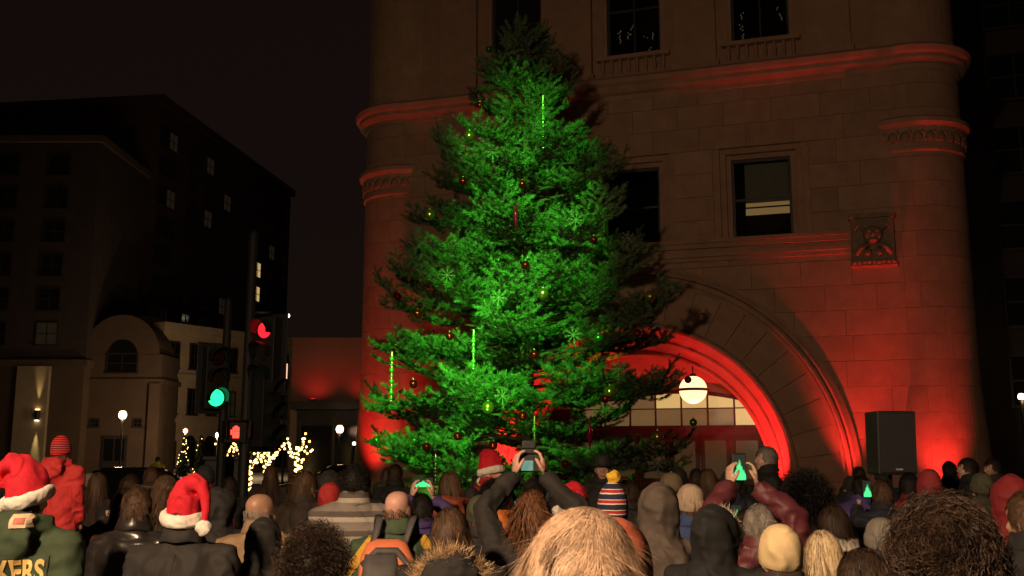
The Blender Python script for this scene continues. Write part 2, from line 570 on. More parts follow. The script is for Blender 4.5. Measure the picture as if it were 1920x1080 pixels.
def window(parent, a, b, z0, z1, depth, steps, lit=None, cross=True):
    """stepped stone reveal, sash frame, glass"""
    root = MB(); y = 0.0; A, B, T = a, b, z1
    for s, dd in steps:
        root.box(A, A+s, y+0.02, y+dd+0.25, z0, T); root.box(B-s, B, y+0.02, y+dd+0.25, z0, T); root.box(A+s, B-s, y+0.02, y+dd+0.25, T-s, T)
        A += s; B -= s; T -= s; y += dd
    w = root.build('window', stone, parent, False, 0.01)
    f = MB(); g = 0.07
    f.box(A, A+g, y+0.05, y+0.15, z0, T); f.box(B-g, B, y+0.05, y+0.15, z0, T)
    f.box(A+g, B-g, y+0.05, y+0.15, T-g, T); f.box(A+g, B-g, y+0.05, y+0.15, z0, z0+g)
    zm = z0 + (T-z0)*0.5
    f.box(A+g, B-g, y+0.06, y+0.14, zm-0.035, zm+0.035)
    if cross: f.box((A+B)/2-0.025, (A+B)/2+0.025, y+0.07, y+0.13, z0+g, T-g)
    f.build('frame', frame_dark, w)
    p = MB(); p.box(A+g, B-g, y+0.09, y+0.10, z0+g, T-g)
    p.build('pane', lit or glass_dark, w)
    return w, (A+g, B-g, z0+g, T-g, y)
glow_dim = M('dim_lit_glass', (0.02, 0.018, 0.012), 0.15, 0.5, 1.5, emit=(1.0, 0.62, 0.25), es=0.012)
clear = bpy.data.materials.new('clear_glass'); clear.use_nodes = True
_b = clear.node_tree.nodes['Principled BSDF']
_b.inputs['Base Color'].default_value = (0.9, 0.92, 0.9, 1); _b.inputs['Transmission Weight'].default_value = 1.0
_b.inputs['Roughness'].default_value = 0.0; _b.inputs['IOR'].default_value = 1.05
room_back = M('room_wall', (0.3, 0.26, 0.2), 0.9)
blind_mat = M('window_blind', (0.10, 0.085, 0.06), 0.9, 0.1, 4, emit=(1.0, 0.70, 0.32), es=0.010)
band_mat = M('lit_room_behind_blind', (0.12, 0.1, 0.06), 0.9, 0.15, 4, emit=(1.0, 0.60, 0.22), es=0.16)
for i, (a, b, z0, z1) in enumerate(MIDW):
    w, (A, B, c, d, y) = window(wall, a, b, z0, z1, 0.5, [(0.20, 0.12), (0.17, 0.14), (0.14, 0.10)], lit=clear, cross=False)
    mb = MB(); mb.box(A-0.3, B+0.3, y+1.2, y+1.3, c-0.4, d+0.3); mb.build('room_wall', M('dark_room', (0.05, 0.035, 0.03), 0.9), w)
    if i == 2:
        mb = MB(); mb.box(A+0.28, B-0.02, y+0.30, y+0.31, c+1.08, d); mb.build('blind', blind_mat, w)
        mb = MB(); mb.box(A+0.28, B-0.02, y+0.36, y+0.37, c+0.98, c+1.22); mb.build('lit_slot', band_mat, w)
        mb = MB(); mb.box(A+0.28, B-0.02, y+0.24, y+0.25, c+0.70, c+0.90); mb.build('lit_slot', band_mat, w)
        mb = MB(); mb.ell((A+0.33, y+0.5, c+1.45), (0.06, 0.06, 0.05)); mb.build('ceiling_lamp', M('lamp_glow', (0.5, 0.4, 0.3), emit=(1, 0.72, 0.4), es=0.9), w)
# upper storey: rooms with reflections of the town in the panes
def M_reflect():
    m = M('reflecting_panes', (0.01, 0.01, 0.012), 0.04, 0.2, 3, spec=1.0, bump=0.5, bscale=2.5, bdist=0.05)
    return m
refl = M_reflect()
for i, (a, b, z0, z1) in enumerate(UPW):
    w, (A, B, c, d, y) = window(up, a, b, z0, z1, 0.5, [(0.12, 0.15)], lit=clear if i else refl)
    w.location.y = 0.25
    if i:
        mb = MB(); mb.box(A-0.3, B+0.3, y+1.6, y+1.7, c-0.6, d+0.3); mb.build('room_wall', MATS['dark_room'], w)
        rr = random.Random(i); mb = MB()
        for q in range(9 if i == 1 else 5):
            x_ = A + 0.15 + (B-A-0.3)*rr.random()**1.6; z_ = c + 0.15 + 1.1*rr.random()
            for k_ in range(rr.randint(2, 5)): mb.ell((x_ + rr.uniform(-0.06, 0.06), y+0.7, z_ + 0.06*k_), (0.018, 0.018, 0.024), 6, 4)
        mb.build('pane_glints', M('pane_glint_glow', (0.3, 0.25, 0.15), 0.3, 0.5, 6, emit=(1.0, 0.72, 0.36), es=0.07), w)  # glowing beads added to imitate warm lights reflected in the panes
# sill course under the middle windows and the carved corbels
mb = MB()
for (g0, za, zb) in ((0.10, 7.30, 7.42), (0.18, 7.42, 7.55), (0.14, 7.55, 7.66), (0.24, 7.66, 7.80), (0.30, 7.80, 7.92)):
    mb.box(FL + 1.20, FR - 1.30, -g0, 0.05, za, zb)
mb.build('sill_course', stone, hall, False, 0.012)
for sx in (-1, 1):
    x = UC + sx*6.72
    mb = MB(); mb.box(x-0.55, x+0.55, -0.34, 0.2, 7.0, 8.2)
    mb.box(x-0.60, x+0.60, -0.40, 0.2, 6.86, 7.0)
    mb.box(x-0.60, x+0.60, -0.40, 0.2, 8.2, 8.32)
    for q in range(9): mb.ell((x-0.5+q*0.125, -0.39, 6.98), (0.062, 0.07, 0.075), 8, 6)
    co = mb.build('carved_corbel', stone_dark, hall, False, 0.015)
    g = MB()
    g.ell((x, -0.37, 7.72), (0.26, 0.20, 0.26), 12, 8)
    g.ell((x-0.1, -0.54, 7.80), (0.06, 0.05, 0.05), 8, 6); g.ell((x+0.1, -0.54, 7.80), (0.06, 0.05, 0.05), 8, 6)
    g.ell((x, -0.59, 7.70), (0.055, 0.09, 0.08), 8, 6); g.ell((x, -0.52, 7.55), (0.13, 0.09, 0.06), 8, 6)
    for s2 in (-1, 1):
        g.tube([(x+s2*0.2, -0.37, 7.85), (x+s2*0.38, -0.42, 8.0), (x+s2*0.46, -0.40, 7.85)], [0.07, 0.06, 0.04], 8)
        g.tube([(x+s2*0.15, -0.37, 7.45), (x+s2*0.35, -0.44, 7.35), (x+s2*0.45, -0.42, 7.15)], [0.09, 0.08, 0.05], 8)
        g.tube([(x+s2*0.1, -0.42, 7.3), (x+s2*0.18, -0.48, 7.15)], [0.07, 0.06], 8)
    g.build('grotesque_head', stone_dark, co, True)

# ---- the arch: outer roll mouldings, voussoirs, inner roll, soffit
def ring_sweep(name, prof, mat, parent, n=64):
    """prof (r, y) closed; swept over the half circle and down to the ground"""
    mb = MB(); k = len(prof); vs = []; m = 0
    angs = [('l', 0)] + [('a', math.pi - math.pi*i/n) for i in range(n+1)] + [('r', 0)]
    for kind, t in angs:
        for r, y in prof:
            if kind == 'l': vs.append((UC - r, y, 0.0))
            elif kind == 'r': vs.append((UC + r, y, 0.0))
            else: vs.append((UC + r*math.cos(t), y, Z0 + r*math.sin(t)))
        m += 1
    fs = [(i*k+j, i*k+(j+1) % k, (i+1)*k+(j+1) % k, (i+1)*k+j) for i in range(m-1) for j in range(k)]
    mb.add(vs, fs); return mb.build(name, mat, parent)
def roll(rc, yc, rr, n=8): return [(rc + rr*math.cos(2*math.pi*i/n), yc + rr*math.sin(2*math.pi*i/n)) for i in range(n)]
arch = MB(); arch.box(UC-0.01, UC+0.01, 0.1, 0.12, Z0 + 4.95, Z0 + 5.0)
arch = ring_sweep('arch', [(5.62, -0.16), (5.72, -0.20), (5.72, -0.02), (5.62, -0.02)], stone, hall)
ring_sweep('roll_moulding', roll(5.80, -0.14, 0.085), stone, arch)
ring_sweep('roll_moulding', roll(5.97, -0.10, 0.075), stone, arch)
ring_sweep('roll_moulding', roll(4.40, -0.10, 0.10), stone, arch)
ring_sweep('roll_moulding', roll(4.06, 0.52, 0.07), stone, arch)
ring_sweep('hood_mould', [(6.03, -0.05), (6.03, -0.16), (6.13, -0.12), (6.13, 0.0)], stone, arch)
ring_sweep('soffit', [(4.34, -0.02), (4.95, -0.02), (4.95, 1.55), (3.72, 1.55), (3.72, 1.15)], stone, arch)
ring_sweep('roll_moulding', roll(3.74, 1.10, 0.09), stone, arch)
NV = 23
def voussoir(r0, r1, t0, t1, y0, y1):
    mb = MB(); vs = []; n = 3
    for i in range(n+1):
        t = t0 + (t1-t0)*i/n
        for r, y in ((r0, y1), (r0, y0), (r1, y0), (r1, y1)): vs.append((r*math.cos(t), y, r*math.sin(t)))
    fs = [(i*4+j, i*4+(j+1) % 4, (i+1)*4+(j+1) % 4, (i+1)*4+j) for i in range(n) for j in range(4)]
    fs += [(0, 3, 2, 1), (n*4, n*4+1, n*4+2, n*4+3)]
    mb.add(vs, fs); return mb.mesh('voussoir')
vg = 0.007/5
vm = voussoir(4.50, 5.63, vg, math.pi/NV - vg, -0.13, 0.02)
for i in range(NV):
    o = link('voussoir', vm, stone, arch)
    o.location = (UC, 0.015*random.random(), Z0); o.rotation_euler = (0, -math.pi*i/NV, 0)
for sx in (-1, 1):
    for zz0, zz1 in ((0.13, 0.62), (0.62, 1.1)):
        xa, xb = sorted((UC + sx*4.50, UC + sx*5.63))
        o = block(round(xa, 2), round(xb, 2), zz0, zz1, -0.105, arch)

# ---- vestibule behind the arch: barrel vault, screen wall with glazed transom and doors
red_plaster = M('vault_plaster', (0.42, 0.31, 0.22), 0.85, 0.12, 2)
mb = MB(); vs = []; n = 32; RV = 4.75; D0, D1 = 1.5, 6.3
for yy in (D0, D1):
    vs.append((UC - RV, yy, 0))
    for i in range(n+1):
        t = math.pi - math.pi*i/n; vs.append((UC + RV*math.cos(t), yy, Z0 + RV*math.sin(t)))
    vs.append((UC + RV, yy, 0))
k = n+3
mb.add(vs, [(i, i+1, k+i+1, k+i) for i in range(k-1)])
vault = mb.build('vault', red_plaster, hall, True)
for yy in (2.6, 3.8, 5.0):
    ring = MB(); prof = [(RV-0.10, yy-0.09), (RV-0.10, yy+0.09), (RV+0.02, yy+0.09), (RV+0.02, yy-0.09)]; m = 0; vs = []
    for i in range(25):
        t = math.pi*i/24
        for r, y in prof: vs.append((UC + r*math.cos(t), y, Z0 + r*math.sin(t)))
    ring.add(vs, [(i*4+j, i*4+(j+1) % 4, (i+1)*4+(j+1) % 4, (i+1)*4+j) for i in range(24) for j in range(4)])
    ring.build('vault_rib', red_plaster, vault)
mb = MB(); mb.box(UC-RV, UC+RV, D1+0.22, D1+0.3, 0, 6.2); mb.build('screen_wall', red_plaster, hall)
SW = 3.15
timber = M('dark_timber', (0.028, 0.018, 0.014), 0.5, 0.3, 5, stretch=(1, 1, 0.2))
scr = MB()
def seg_top(x): return 2.95 + 0.95*math.sqrt(max(0, 1 - ((x-UC)/ (SW+0.35))**2))
for i in range(24):
    a = UC - SW + 2*SW*i/24; b = a + 2*SW/24
    scr.add([(a, D1+0.0, seg_top(a)), (b, D1, seg_top(b)), (b, D1+0.12, seg_top(b)), (a, D1+0.12, seg_top(a)),
             (a, D1+0.0, seg_top(a)+0.14), (b, D1, seg_top(b)+0.14), (b, D1+0.12, seg_top(b)+0.14), (a, D1+0.12, seg_top(a)+0.14)],
            [(0, 3, 2, 1), (4, 5, 6, 7), (0, 1, 5, 4), (2, 3, 7, 6)])
scr.box(UC-SW-0.12, UC-SW, D1, D1+0.12, 0, 3.35); scr.box(UC+SW, UC+SW+0.12, D1, D1+0.12, 0, 3.35)
scr.box(UC-SW, UC+SW, D1-0.06, D1+0.12, 2.45, 2.80)
screen = scr.build('door_screen', timber, hall)
lit_pane = M('lit_transom_glass', (0.04, 0.03, 0.02), 0.2, 0.65, 1.6, emit=(1.0, 0.64, 0.22), es=0.62)
lit_pane2 = M('faint_transom_glass', (0.03, 0.022, 0.015), 0.2, 0.65, 1.6, emit=(1.0, 0.60, 0.22), es=0.13)
NP = 7
for i in range(NP):
    a = UC - SW + 2*SW*i/NP; b = a + 2*SW/NP
    for (za, zb, top) in ((2.80, 3.36, False), (3.40, 0, True)):
        p = MB()
        if top: p.add([(a+0.03, D1+0.06, 3.40), (b-0.03, D1+0.06, 3.40), (b-0.03, D1+0.06, seg_top(b-0.03)), ((a+b)/2, D1+0.06, seg_top((a+b)/2)), (a+0.03, D1+0.06, seg_top(a+0.03))], [(0, 1, 2, 3, 4)])
        else: p.box(a+0.03, b-0.03, D1+0.06, D1+0.08, za, zb)
        p.build('transom_pane', lit_pane if (i >= 5 if not top else i >= 3) and not (i == 5 and not top) else lit_pane2, screen)
    mu = MB(); mu.box(a-0.03, a+0.03, D1+0.0, D1+0.10, 2.80, seg_top(a)); mu.build('mullion', timber, screen)
mu = MB(); mu.box(UC-SW, UC+SW, D1+0.01, D1+0.09, 3.36, 3.40); mu.build('transom_bar', timber, screen)
door_glass = M('door_glass', (0.04, 0.03, 0.02), 0.15, 0.5, 1.2, emit=(1.0, 0.6, 0.22), es=0.035)
for i in range(6):
    a = UC - SW + 2*SW*i/6; b = a + 2*SW/6
    d = MB()
    d.box(a+0.02, a+0.16, D1+0.02, D1+0.09, 0.13, 2.45); d.box(b-0.16, b-0.02, D1+0.02, D1+0.09, 0.13, 2.45)
    d.box(a+0.16, b-0.16, D1+0.02, D1+0.09, 0.13, 1.0); d.box(a+0.16, b-0.16, D1+0.02, D1+0.09, 2.28, 2.45)
    dd = d.build('door', timber, screen)
    p = MB(); p.box(a+0.16, b-0.16, D1+0.05, D1+0.06, 1.0, 2.28); p.build('door_pane', door_glass, dd)
    h = MB(); h.tube([(b-0.10, D1-0.03, 0.95), (b-0.10, D1-0.05, 1.0), (b-0.10, D1-0.05, 1.3), (b-0.10, D1-0.03, 1.35)], 0.014, 8); h.build('handle', M('brass', (0.5, 0.35, 0.12), 0.3, metal=1.0), dd)
for a_, b_ in ((UC-RV, UC-SW-0.12), (UC+SW+0.12, UC+RV)):
    mb = MB(); mb.box(a_, b_, D1, D1+0.2, 0, 3.4); mb.build('screen_panel', timber, screen)
mb = MB(); mb.box(UC-RV, UC+RV, 0.6, D1, 0.0, 0.14); mb.build('vestibule_floor', paving, hall)
# body of the building behind the front
mb = MB()
mb.box(TL + 0.2, FL - 0.1, 0.7, 16, 0, 24); mb.box(FR + 0.1, TR - 0.2, 0.7, 16, 0, 24)
mb.box(FL - 0.1, FR + 0.1, 7.0, 16, 0, 24); mb.box(FL - 0.1, FR + 0.1, 1.9, 7.0, 6.3, 7.0)
mb.box(FL - 0.1, UC - RV - 0.05, 0.7, 7.0, 0, 6.3); mb.box(UC + RV + 0.05, FR + 0.1, 0.7, 7.0, 0, 6.3)
mb.build('rear_block', stone, hall)
mb = MB(); mb.box(TL - 1.6, TR + 1.6, -0.6, 16.5, 24, 24.5); mb.box(TL - 1.2, TR + 1.2, -0.2, 16, 24.5, 26); mb.build('roof', stone_dark, hall)
# globe lamps hanging in the arch
def to_world(u, y, z): return hall_mx @ Vector((u, y, z))
hall_mx = Matrix.Translation((0, 30, 0)) @ Matrix.Rotation(HALL_RZ, 4, 'Z')
lampglass = M('globe_glass', (0.8, 0.75, 0.65), 0.4, 0.12, 5, emit=(1.0, 0.66, 0.34), es=1.7)
iron = M('black_iron', (0.02, 0.018, 0.016), 0.5, metal=0.4)
for s_, u in (('beside the lit transom', 5.15),):
    w = to_world(u, 1.9, 0)
    r = empty('pendant_lamp', (w.x, w.y, 3.35), 0, 'white glass globe lamp with dark band hanging in the arch ' + s_, 'lamp')
    g = MB(); g.ell((0, 0, 0.4), (0.42, 0.42, 0.42), 24, 16); g.build('globe', lampglass, r, True)
    g = MB(); g.lathe([(0.425, 0.36), (0.435, 0.36), (0.435, 0.44), (0.425, 0.44)], n=32); g.lathe([(0.02, 0.80), (0.12, 0.80), (0.08, 0.88), (0.02, 0.9)], n=16); g.build('band', iron, r)
    g = MB(); g.tube([(0, 0, 0.9), (0, 0, 2.1)], 0.018, 8); g.build('rod', iron, r)
    l = bpy.data.lights.new('light', 'POINT'); l.energy = 14; l.color = (1, 0.75, 0.45); l.shadow_soft_size = 0.3
    lo = bpy.data.objects.new('light', l); C.objects.link(lo); lo.location = (0, 0, -0.15); lo.parent = r

# ---- red uplights
RED = (1.0, 0.02, 0.025)
RED2 = (1.0, 0.032, 0.030)
def hl(u, y, z): v = to_world(u, y, z); return (v.x, v.y, v.z)
flood(hl(UC+3.45, 0.1, 0.35), hl(UC+3.5, 0.75, 4), 1500, RED, 80, 'red floodlight on the paving under the arch beside the doors', 0.7, lens='red')
flood(hl(UC-3.45, 0.1, 0.35), hl(UC-3.5, 0.75, 4), 1500, RED, 80, 'red floodlight on the paving under the arch behind the spruce', 0.7, lens='red')
flood(hl(UC+2.6, 3.9, 0.3), hl(UC+1.5, 4.2, 6), 1700, RED, 120, 'red floodlight in the vestibule lighting the vault', 0.8, lens='red')
flood(hl(UC+5.85, -0.80, 0.3), hl(UC+5.95, -0.05, 6.5), 1500, RED2, 50, 'red floodlight at the foot of the arch beside the loudspeaker', 0.9, lens='red')
flood(hl(TR+0.25, -1.0, 0.3), hl(TR+0.25, 0.0, 3.9), 950, RED2, 68, 'red floodlight at the foot of the turret behind the loudspeaker', 0.9, lens='red')
flood(hl(TL-0.45, -1.3, 0.3), hl(TL-0.35, 0.15, 5.5), 1300, RED2, 66, 'red floodlight at the foot of the turret on the street corner', 0.9, lens='red')

# ================================================================== the spruce
TX, TYD = 0.32, 22.4
PROF = [(0.0, 3.1), (0.8, 3.4), (1.2, 3.6), (3.0, 3.65), (4.6, 3.35), (6.2, 2.9), (8.1, 2.2), (9.6, 1.5), (10.4, 1.02), (11.2, 0.55), (11.7, 0.28), (12.0, 0.05)]
def t_rad(z):
    return float(np.interp(z, [p[0] for p in PROF], [p[1] for p in PROF]))
spruce = empty('spruce_tree', (TX, TYD, 0.0), 0, 'tall spruce hung with glass ornaments and lit green in front of the hall', 'tree')
bark = M('spruce_bark', (0.07, 0.045, 0.032), 0.9, 0.3, 14, 0.8, 40, stretch=(1, 1, 0.3))
mb = MB(); mb.tube([(0, 0, 0.0), (0.02, 0, 3), (-0.02, 0.01, 7), (0.02, 0, 9.8), (0, 0, 12.0)], [0.19, 0.16, 0.11, 0.05, 0.008], 14)
mb.build('trunk', bark, spruce, True)
r = np.random.default_rng(11)
limb_mb = MB()
tw_p, tw_d, tw_l, tw_t = [], [], [], []
tone_now = [0.5]
def add_twigs(P, D, spacing, l0, l1, spread, up, side_only=None):
    """P (k,3) path points; twigs leave both sides of it"""
    seg = np.linalg.norm(np.diff(P, axis=0), axis=1); L = seg.sum()
    n = max(2, int(L/spacing)); s = (np.arange(n) + r.random(n)*0.6)/n*L
    cum = np.concatenate([[0], np.cumsum(seg)])
    X = np.stack([np.interp(s, cum, P[:, i]) for i in range(3)], 1)
    i = np.clip(np.searchsorted(cum, s) - 1, 0, len(P)-2)
    T = (P[i+1]-P[i]); T /= np.linalg.norm(T, axis=1)[:, None] + 1e-9
    S = np.cross(T, [0, 0, 1.0]); S /= np.linalg.norm(S, axis=1)[:, None] + 1e-9
    sg = np.where(np.arange(n) % 2 == 0, 1.0, -1.0)[:, None]
    d = T*0.75 + S*sg*spread + np.array([0, 0, 1.0])*up + r.normal(0, 0.16, (n, 3))
    d /= np.linalg.norm(d, axis=1)[:, None]
    ln = l0 + (l1-l0)*r.random(n)
    ln *= 1.0 - 0.35*(s/L)
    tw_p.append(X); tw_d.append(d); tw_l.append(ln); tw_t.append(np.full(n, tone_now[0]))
def curve_pts(p0, d0, L, drop, lift, k=7):
    t = np.linspace(0, 1, k)
    P = p0 + d0*L*t[:, None]
    P[:, 2] += L*(-drop*t**1.6 + lift*t**4)
    return P
limbs = []
z = 0.5; wi = 0
while z < 11.75:                     # whorls of boughs with gaps between them
    nb = int(round(np.interp(z, [0, 6, 10, 12.1], [8, 8, 6, 5])))
    for j in range(nb):
        limbs.append((z + r.normal(0, 0.24), wi*0.95 + j*2*math.pi/nb + r.normal(0, 0.2), 1.0))
        if z < 10.5: limbs.append((z + 0.28 + r.normal(0, 0.15), wi*0.95 + (j+0.5)*2*math.pi/nb, 0.46))     # short inner boughs
    z += np.interp(z, [0, 6, 10, 12.1], [0.74, 0.68, 0.54, 0.34]); wi += 1
for i, (z, az, inner) in enumerate(limbs):
    R = t_rad(min(z, 11.9))*inner
    L = R*(0.82 + 0.26*r.random()) + 0.10
    tone_now[0] = 0.5 + 0.17*r.normal() - (0.18 if inner < 1 else 0)  # inner boughs painted darker to deepen the shade in the gaps
    steep = np.interp(z, [0, 6, 9.5, 12.1], [0.28, 0.34, 0.48, 0.9]) + r.normal(0, 0.05)
    d0 = np.array([math.cos(az), math.sin(az), steep]); d0 /= np.linalg.norm(d0)
    drop = np.interp(z, [0, 5, 9.5, 12.1], [0.44, 0.42, 0.22, 0.0]) + r.normal(0, 0.11)
    lift = 0.12 + 0.22*r.random()
    P = curve_pts(np.array([0, 0, z - (steep*0.5 - drop*0.3)*L*0.6]), d0, L, drop, lift)
    limb_mb.tube([tuple(p) for p in P], [0.035*(1-0.85*j/6)*(0.4+R/4) for j in range(7)], 5)
    add_twigs(P[3:], d0, 0.11, 0.22, 0.38, 0.85, 0.18)
    ns = max(4, int(L/0.20))
    for j in range(ns):
        t = 0.42 + 0.56*(j + r.random()*0.5)/ns
        q = t*6; a = int(min(q, 5)); p0 = P[a] + (P[a+1]-P[a])*(q-a)
        T = P[a+1]-P[a]; T /= np.linalg.norm(T)
        S = np.cross(T, [0, 0, 1.0]); S /= np.linalg.norm(S)
        sg = 1 if j % 2 else -1
        d = T*0.78 + S*sg*(0.80 + 0.3*r.random()) + np.array([0, 0, 0.16 + 0.24*r.normal()])
        d /= np.linalg.norm(d)
        sl = min((1.10 - t)*L*0.50 + 0.20, 0.75)*(0.75 + 0.5*r.random())
        B = curve_pts(p0, d, sl, 0.08, 0.22, 5)
        limb_mb.tube([tuple(p) for p in B[::2]], [0.010, 0.007, 0.003], 4)
        add_twigs(B, d, 0.118, 0.18, 0.34, 0.85, 0.22)
        tw_p.append(B[3:4]); tw_d.append((B[4:5]-B[3:4])/np.linalg.norm(B[4]-B[3])); tw_l.append(np.array([0.30])); tw_t.append(np.array([tone_now[0]]))
print('limbs', len(limbs))
limb_mb.build('branches', bark, spruce)
# the leader
P = np.array([[0, 0, 11.0], [0.01, 0, 11.6], [0, 0, 12.05]]); add_twigs(P, None, 0.02, 0.10, 0.16, 0.9, 0.2)
TP = np.concatenate(tw_p); TD = np.concatenate(tw_d); TLn = np.concatenate(tw_l)
NN = 40
nt_ = len(TP)
s = (np.tile(np.linspace(0.02, 1.0, NN), (nt_, 1)) + r.normal(0, 0.03, (nt_, NN)))
base = TP[:, None, :] + TD[:, None, :]*(TLn[:, None]*s)[:, :, None]
ref = np.where(np.abs(TD[:, 2:3]) < 0.9, np.array([[0, 0, 1.0]]), np.array([[1.0, 0, 0]]))
X1 = np.cross(TD, ref); X1 /= np.linalg.norm(X1, axis=1)[:, None]; X2 = np.cross(TD, X1)
ang = np.tile(np.arange(NN)*2.4, (nt_, 1)) + r.random((nt_, 1))*6.28
radv = X1[:, None, :]*np.cos(ang)[:, :, None] + X2[:, None, :]*np.sin(ang)[:, :, None]
nd = TD[:, None, :]*0.80 + radv*0.80
nd[:, -1] = TD
nl = (0.058 + 0.024*r.random((nt_, NN)))[:, :, None]
tip = base + nd*nl
side = np.cross(nd, r.normal(size=(nt_, NN, 3))); side /= np.linalg.norm(side, axis=2)[:, :, None] + 1e-9
w = 0.0088
V = np.stack([base - side*w, base + side*w, tip], axis=2).reshape(-1, 3)
F = np.arange(len(V)).reshape(-1, 3)
print('spruce needles', len(F), 'twigs', nt_)
# 'validate' is slow on a million triangles and not needed here
me = bpy.data.meshes.new('crown')
me.vertices.add(len(V)); me.vertices.foreach_set('co', V.astype(np.float32).ravel())
me.loops.add(len(V)); me.loops.foreach_set('vertex_index', np.arange(len(V), dtype=np.int32))
me.polygons.add(len(F)); me.polygons.foreach_set('loop_start', np.arange(0, len(V), 3, dtype=np.int32))
me.update(calc_edges=True)
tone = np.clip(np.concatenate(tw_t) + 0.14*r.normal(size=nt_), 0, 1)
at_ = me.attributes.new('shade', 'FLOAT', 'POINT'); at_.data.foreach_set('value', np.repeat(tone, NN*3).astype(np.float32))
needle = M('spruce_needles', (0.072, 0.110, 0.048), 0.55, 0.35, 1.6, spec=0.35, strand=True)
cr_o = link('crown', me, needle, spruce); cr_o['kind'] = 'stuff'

# green floodlights in front of the tree
GREEN = (0.13, 1.0, 0.065)
for (pos, tgt, pw, ang, lb) in [
        ((-3.0, -4.0, 13.2), (-1.5, 20.3, 3.3), 128000, 9.5, 'green floodlight on a tall stand aimed at the low boughs on the street side'),
        ((-2.6, -4.0, 13.2), (0.3, 20.3, 3.4), 94000, 9.5, 'green floodlight on a tall stand aimed at the low boughs before the trunk'),
        ((-2.2, -4.0, 13.2), (0.1, 20.8, 6.2), 110000, 10.0, 'green floodlight on a tall stand aimed at the middle boughs'),
        ((-1.8, -4.0, 13.2), (0.25, 21.2, 8.9), 80000, 8.5, 'green floodlight on a tall stand aimed at the high boughs'),
        ((-0.9, 15.9, 0.4), (-0.3, 21.6, 4.6), 900, 44, 'green floodlight on the paving before the spruce')]:
    flood(pos, tgt, pw, GREEN, ang, lb, 0.9, lens='green')

# ---- ornaments
def tree_pt(x, y, out=1.0):
    d = TYD - 2
    for _ in range(6):
        z = zat(y, d); X = xat(x, y, d)
        R = t_rad(z)*0.98*out; dx = X - TX
        d = TYD - math.sqrt(max(R*R - dx*dx, 0.04))
    return Vector((X, d, z))
orn_red = M('red_glass_ball', (0.32, 0.01, 0.012), 0.16, 0.05, 5, metal=0.85)
orn_green = M('green_glass_ball', (0.10, 0.36, 0.07), 0.16, 0.05, 5, metal=0.85)
orn_gold = M('gold_glass_ball', (0.62, 0.42, 0.14), 0.18, 0.05, 5, metal=0.9)
orn_white = M('snowflake_glitter', (0.15, 0.15, 0.11), 0.5, 0.15, 40, metal=0.2)
cap_m = M('ornament_cap', (0.55, 0.5, 0.4), 0.3, metal=1.0)
b_ = MB(); b_.ell((0, 0, 0), (1, 1, 1), 24, 16); ball_me = b_.mesh('ball', True)
b_ = MB(); b_.lathe([(0.24, 0.94), (0.26, 1.15), (0.10, 1.18), (0.02, 1.2)], n=12)
b_.tube([(0.12*math.cos(a), 0, 1.28 + 0.12*math.sin(a)) for a in [i*2*math.pi/10 for i in range(10)]], 0.025, 6, close=True); cap_me = b_.mesh('cap', True)
def bauble(x, y, rr, mat, label, group):
    p = tree_pt(x, y, 0.99)
    o = empty('bauble', p, r.random()*6, label, 'ornament', group)
    a = link('ball', ball_me, mat, o); a.scale = (rr,)*3
    c = link('cap', cap_me, cap_m, o); c.scale = (rr,)*3
LR = 'shiny red glass ball hanging in the green lit spruce'
LG = 'shiny green glass ball hanging in the green lit spruce'
LO = 'large gold glass ball with red and green glints in the spruce'
for (x, y) in [(1037, 130), (900, 197), (865, 222), (868, 340), (979, 345), (1113, 450), (985, 497), (745, 556), (783, 588), (843, 630), (1195, 625),
               (775, 720), (1135, 748), (980, 780), (858, 818), (925, 835), (800, 838), (1290, 712), (1002, 665), (742, 655), (1060, 870)]:
    bauble(x, y, 0.078 + 0.015*r.random(), orn_red, LR, 'red balls on the spruce')
for (x, y) in [(1106, 345), (1122, 634), (706, 825), (777, 826), (917, 92), (1300, 792)]:
    bauble(x, y, 0.085, orn_green, LG, 'green balls on the spruce')
for (x, y) in [(880, 255), (806, 403), (1018, 551), (1219, 556), (1143, 735), (915, 764), (1233, 819)]:
    bauble(x, y, 0.12, orn_gold, LO, 'gold balls on the spruce')
# snowflakes: six arms with barbs and a longer pendant arm
sf = MB()
for k_ in range(8):
    a = k_*math.pi/4
    dx, dz = math.sin(a), math.cos(a); L_ = 0.26 if k_ != 4 else 0.40
    sf.tube([(0, 0, 0), (dx*L_, 0, dz*L_)], [0.016, 0.008], 6)
    for q in (0.45, 0.72):
        for s2 in (-1, 1):
            b2 = a + s2*0.7
            sf.tube([(dx*L_*q, 0, dz*L_*q), (dx*L_*q + math.sin(b2)*0.075, 0, dz*L_*q + math.cos(b2)*0.075)], [0.010, 0.005], 5)
sf.ell((0, 0, 0), (0.04, 0.025, 0.04), 10, 6)
sf_me = sf.mesh('snowflake_ornament', True)
for (x, y) in [(838, 516), (935, 558), (1075, 628), (942, 742), (1160, 692), (1233, 868), (1178, 447), (1080, 412), (924, 285)]:
    p = tree_pt(x, y, 1.05)
    o = link('snowflake_ornament', sf_me, orn_white); o.location = p
    o.rotation_euler = (0.1*r.normal(), 0.1*r.normal(), 0.25*r.normal()); o.scale = (0.68,)*3
    tag(o, 'pale eight armed snowflake ornament on the green lit spruce', 'ornament', 'snowflakes on the spruce')
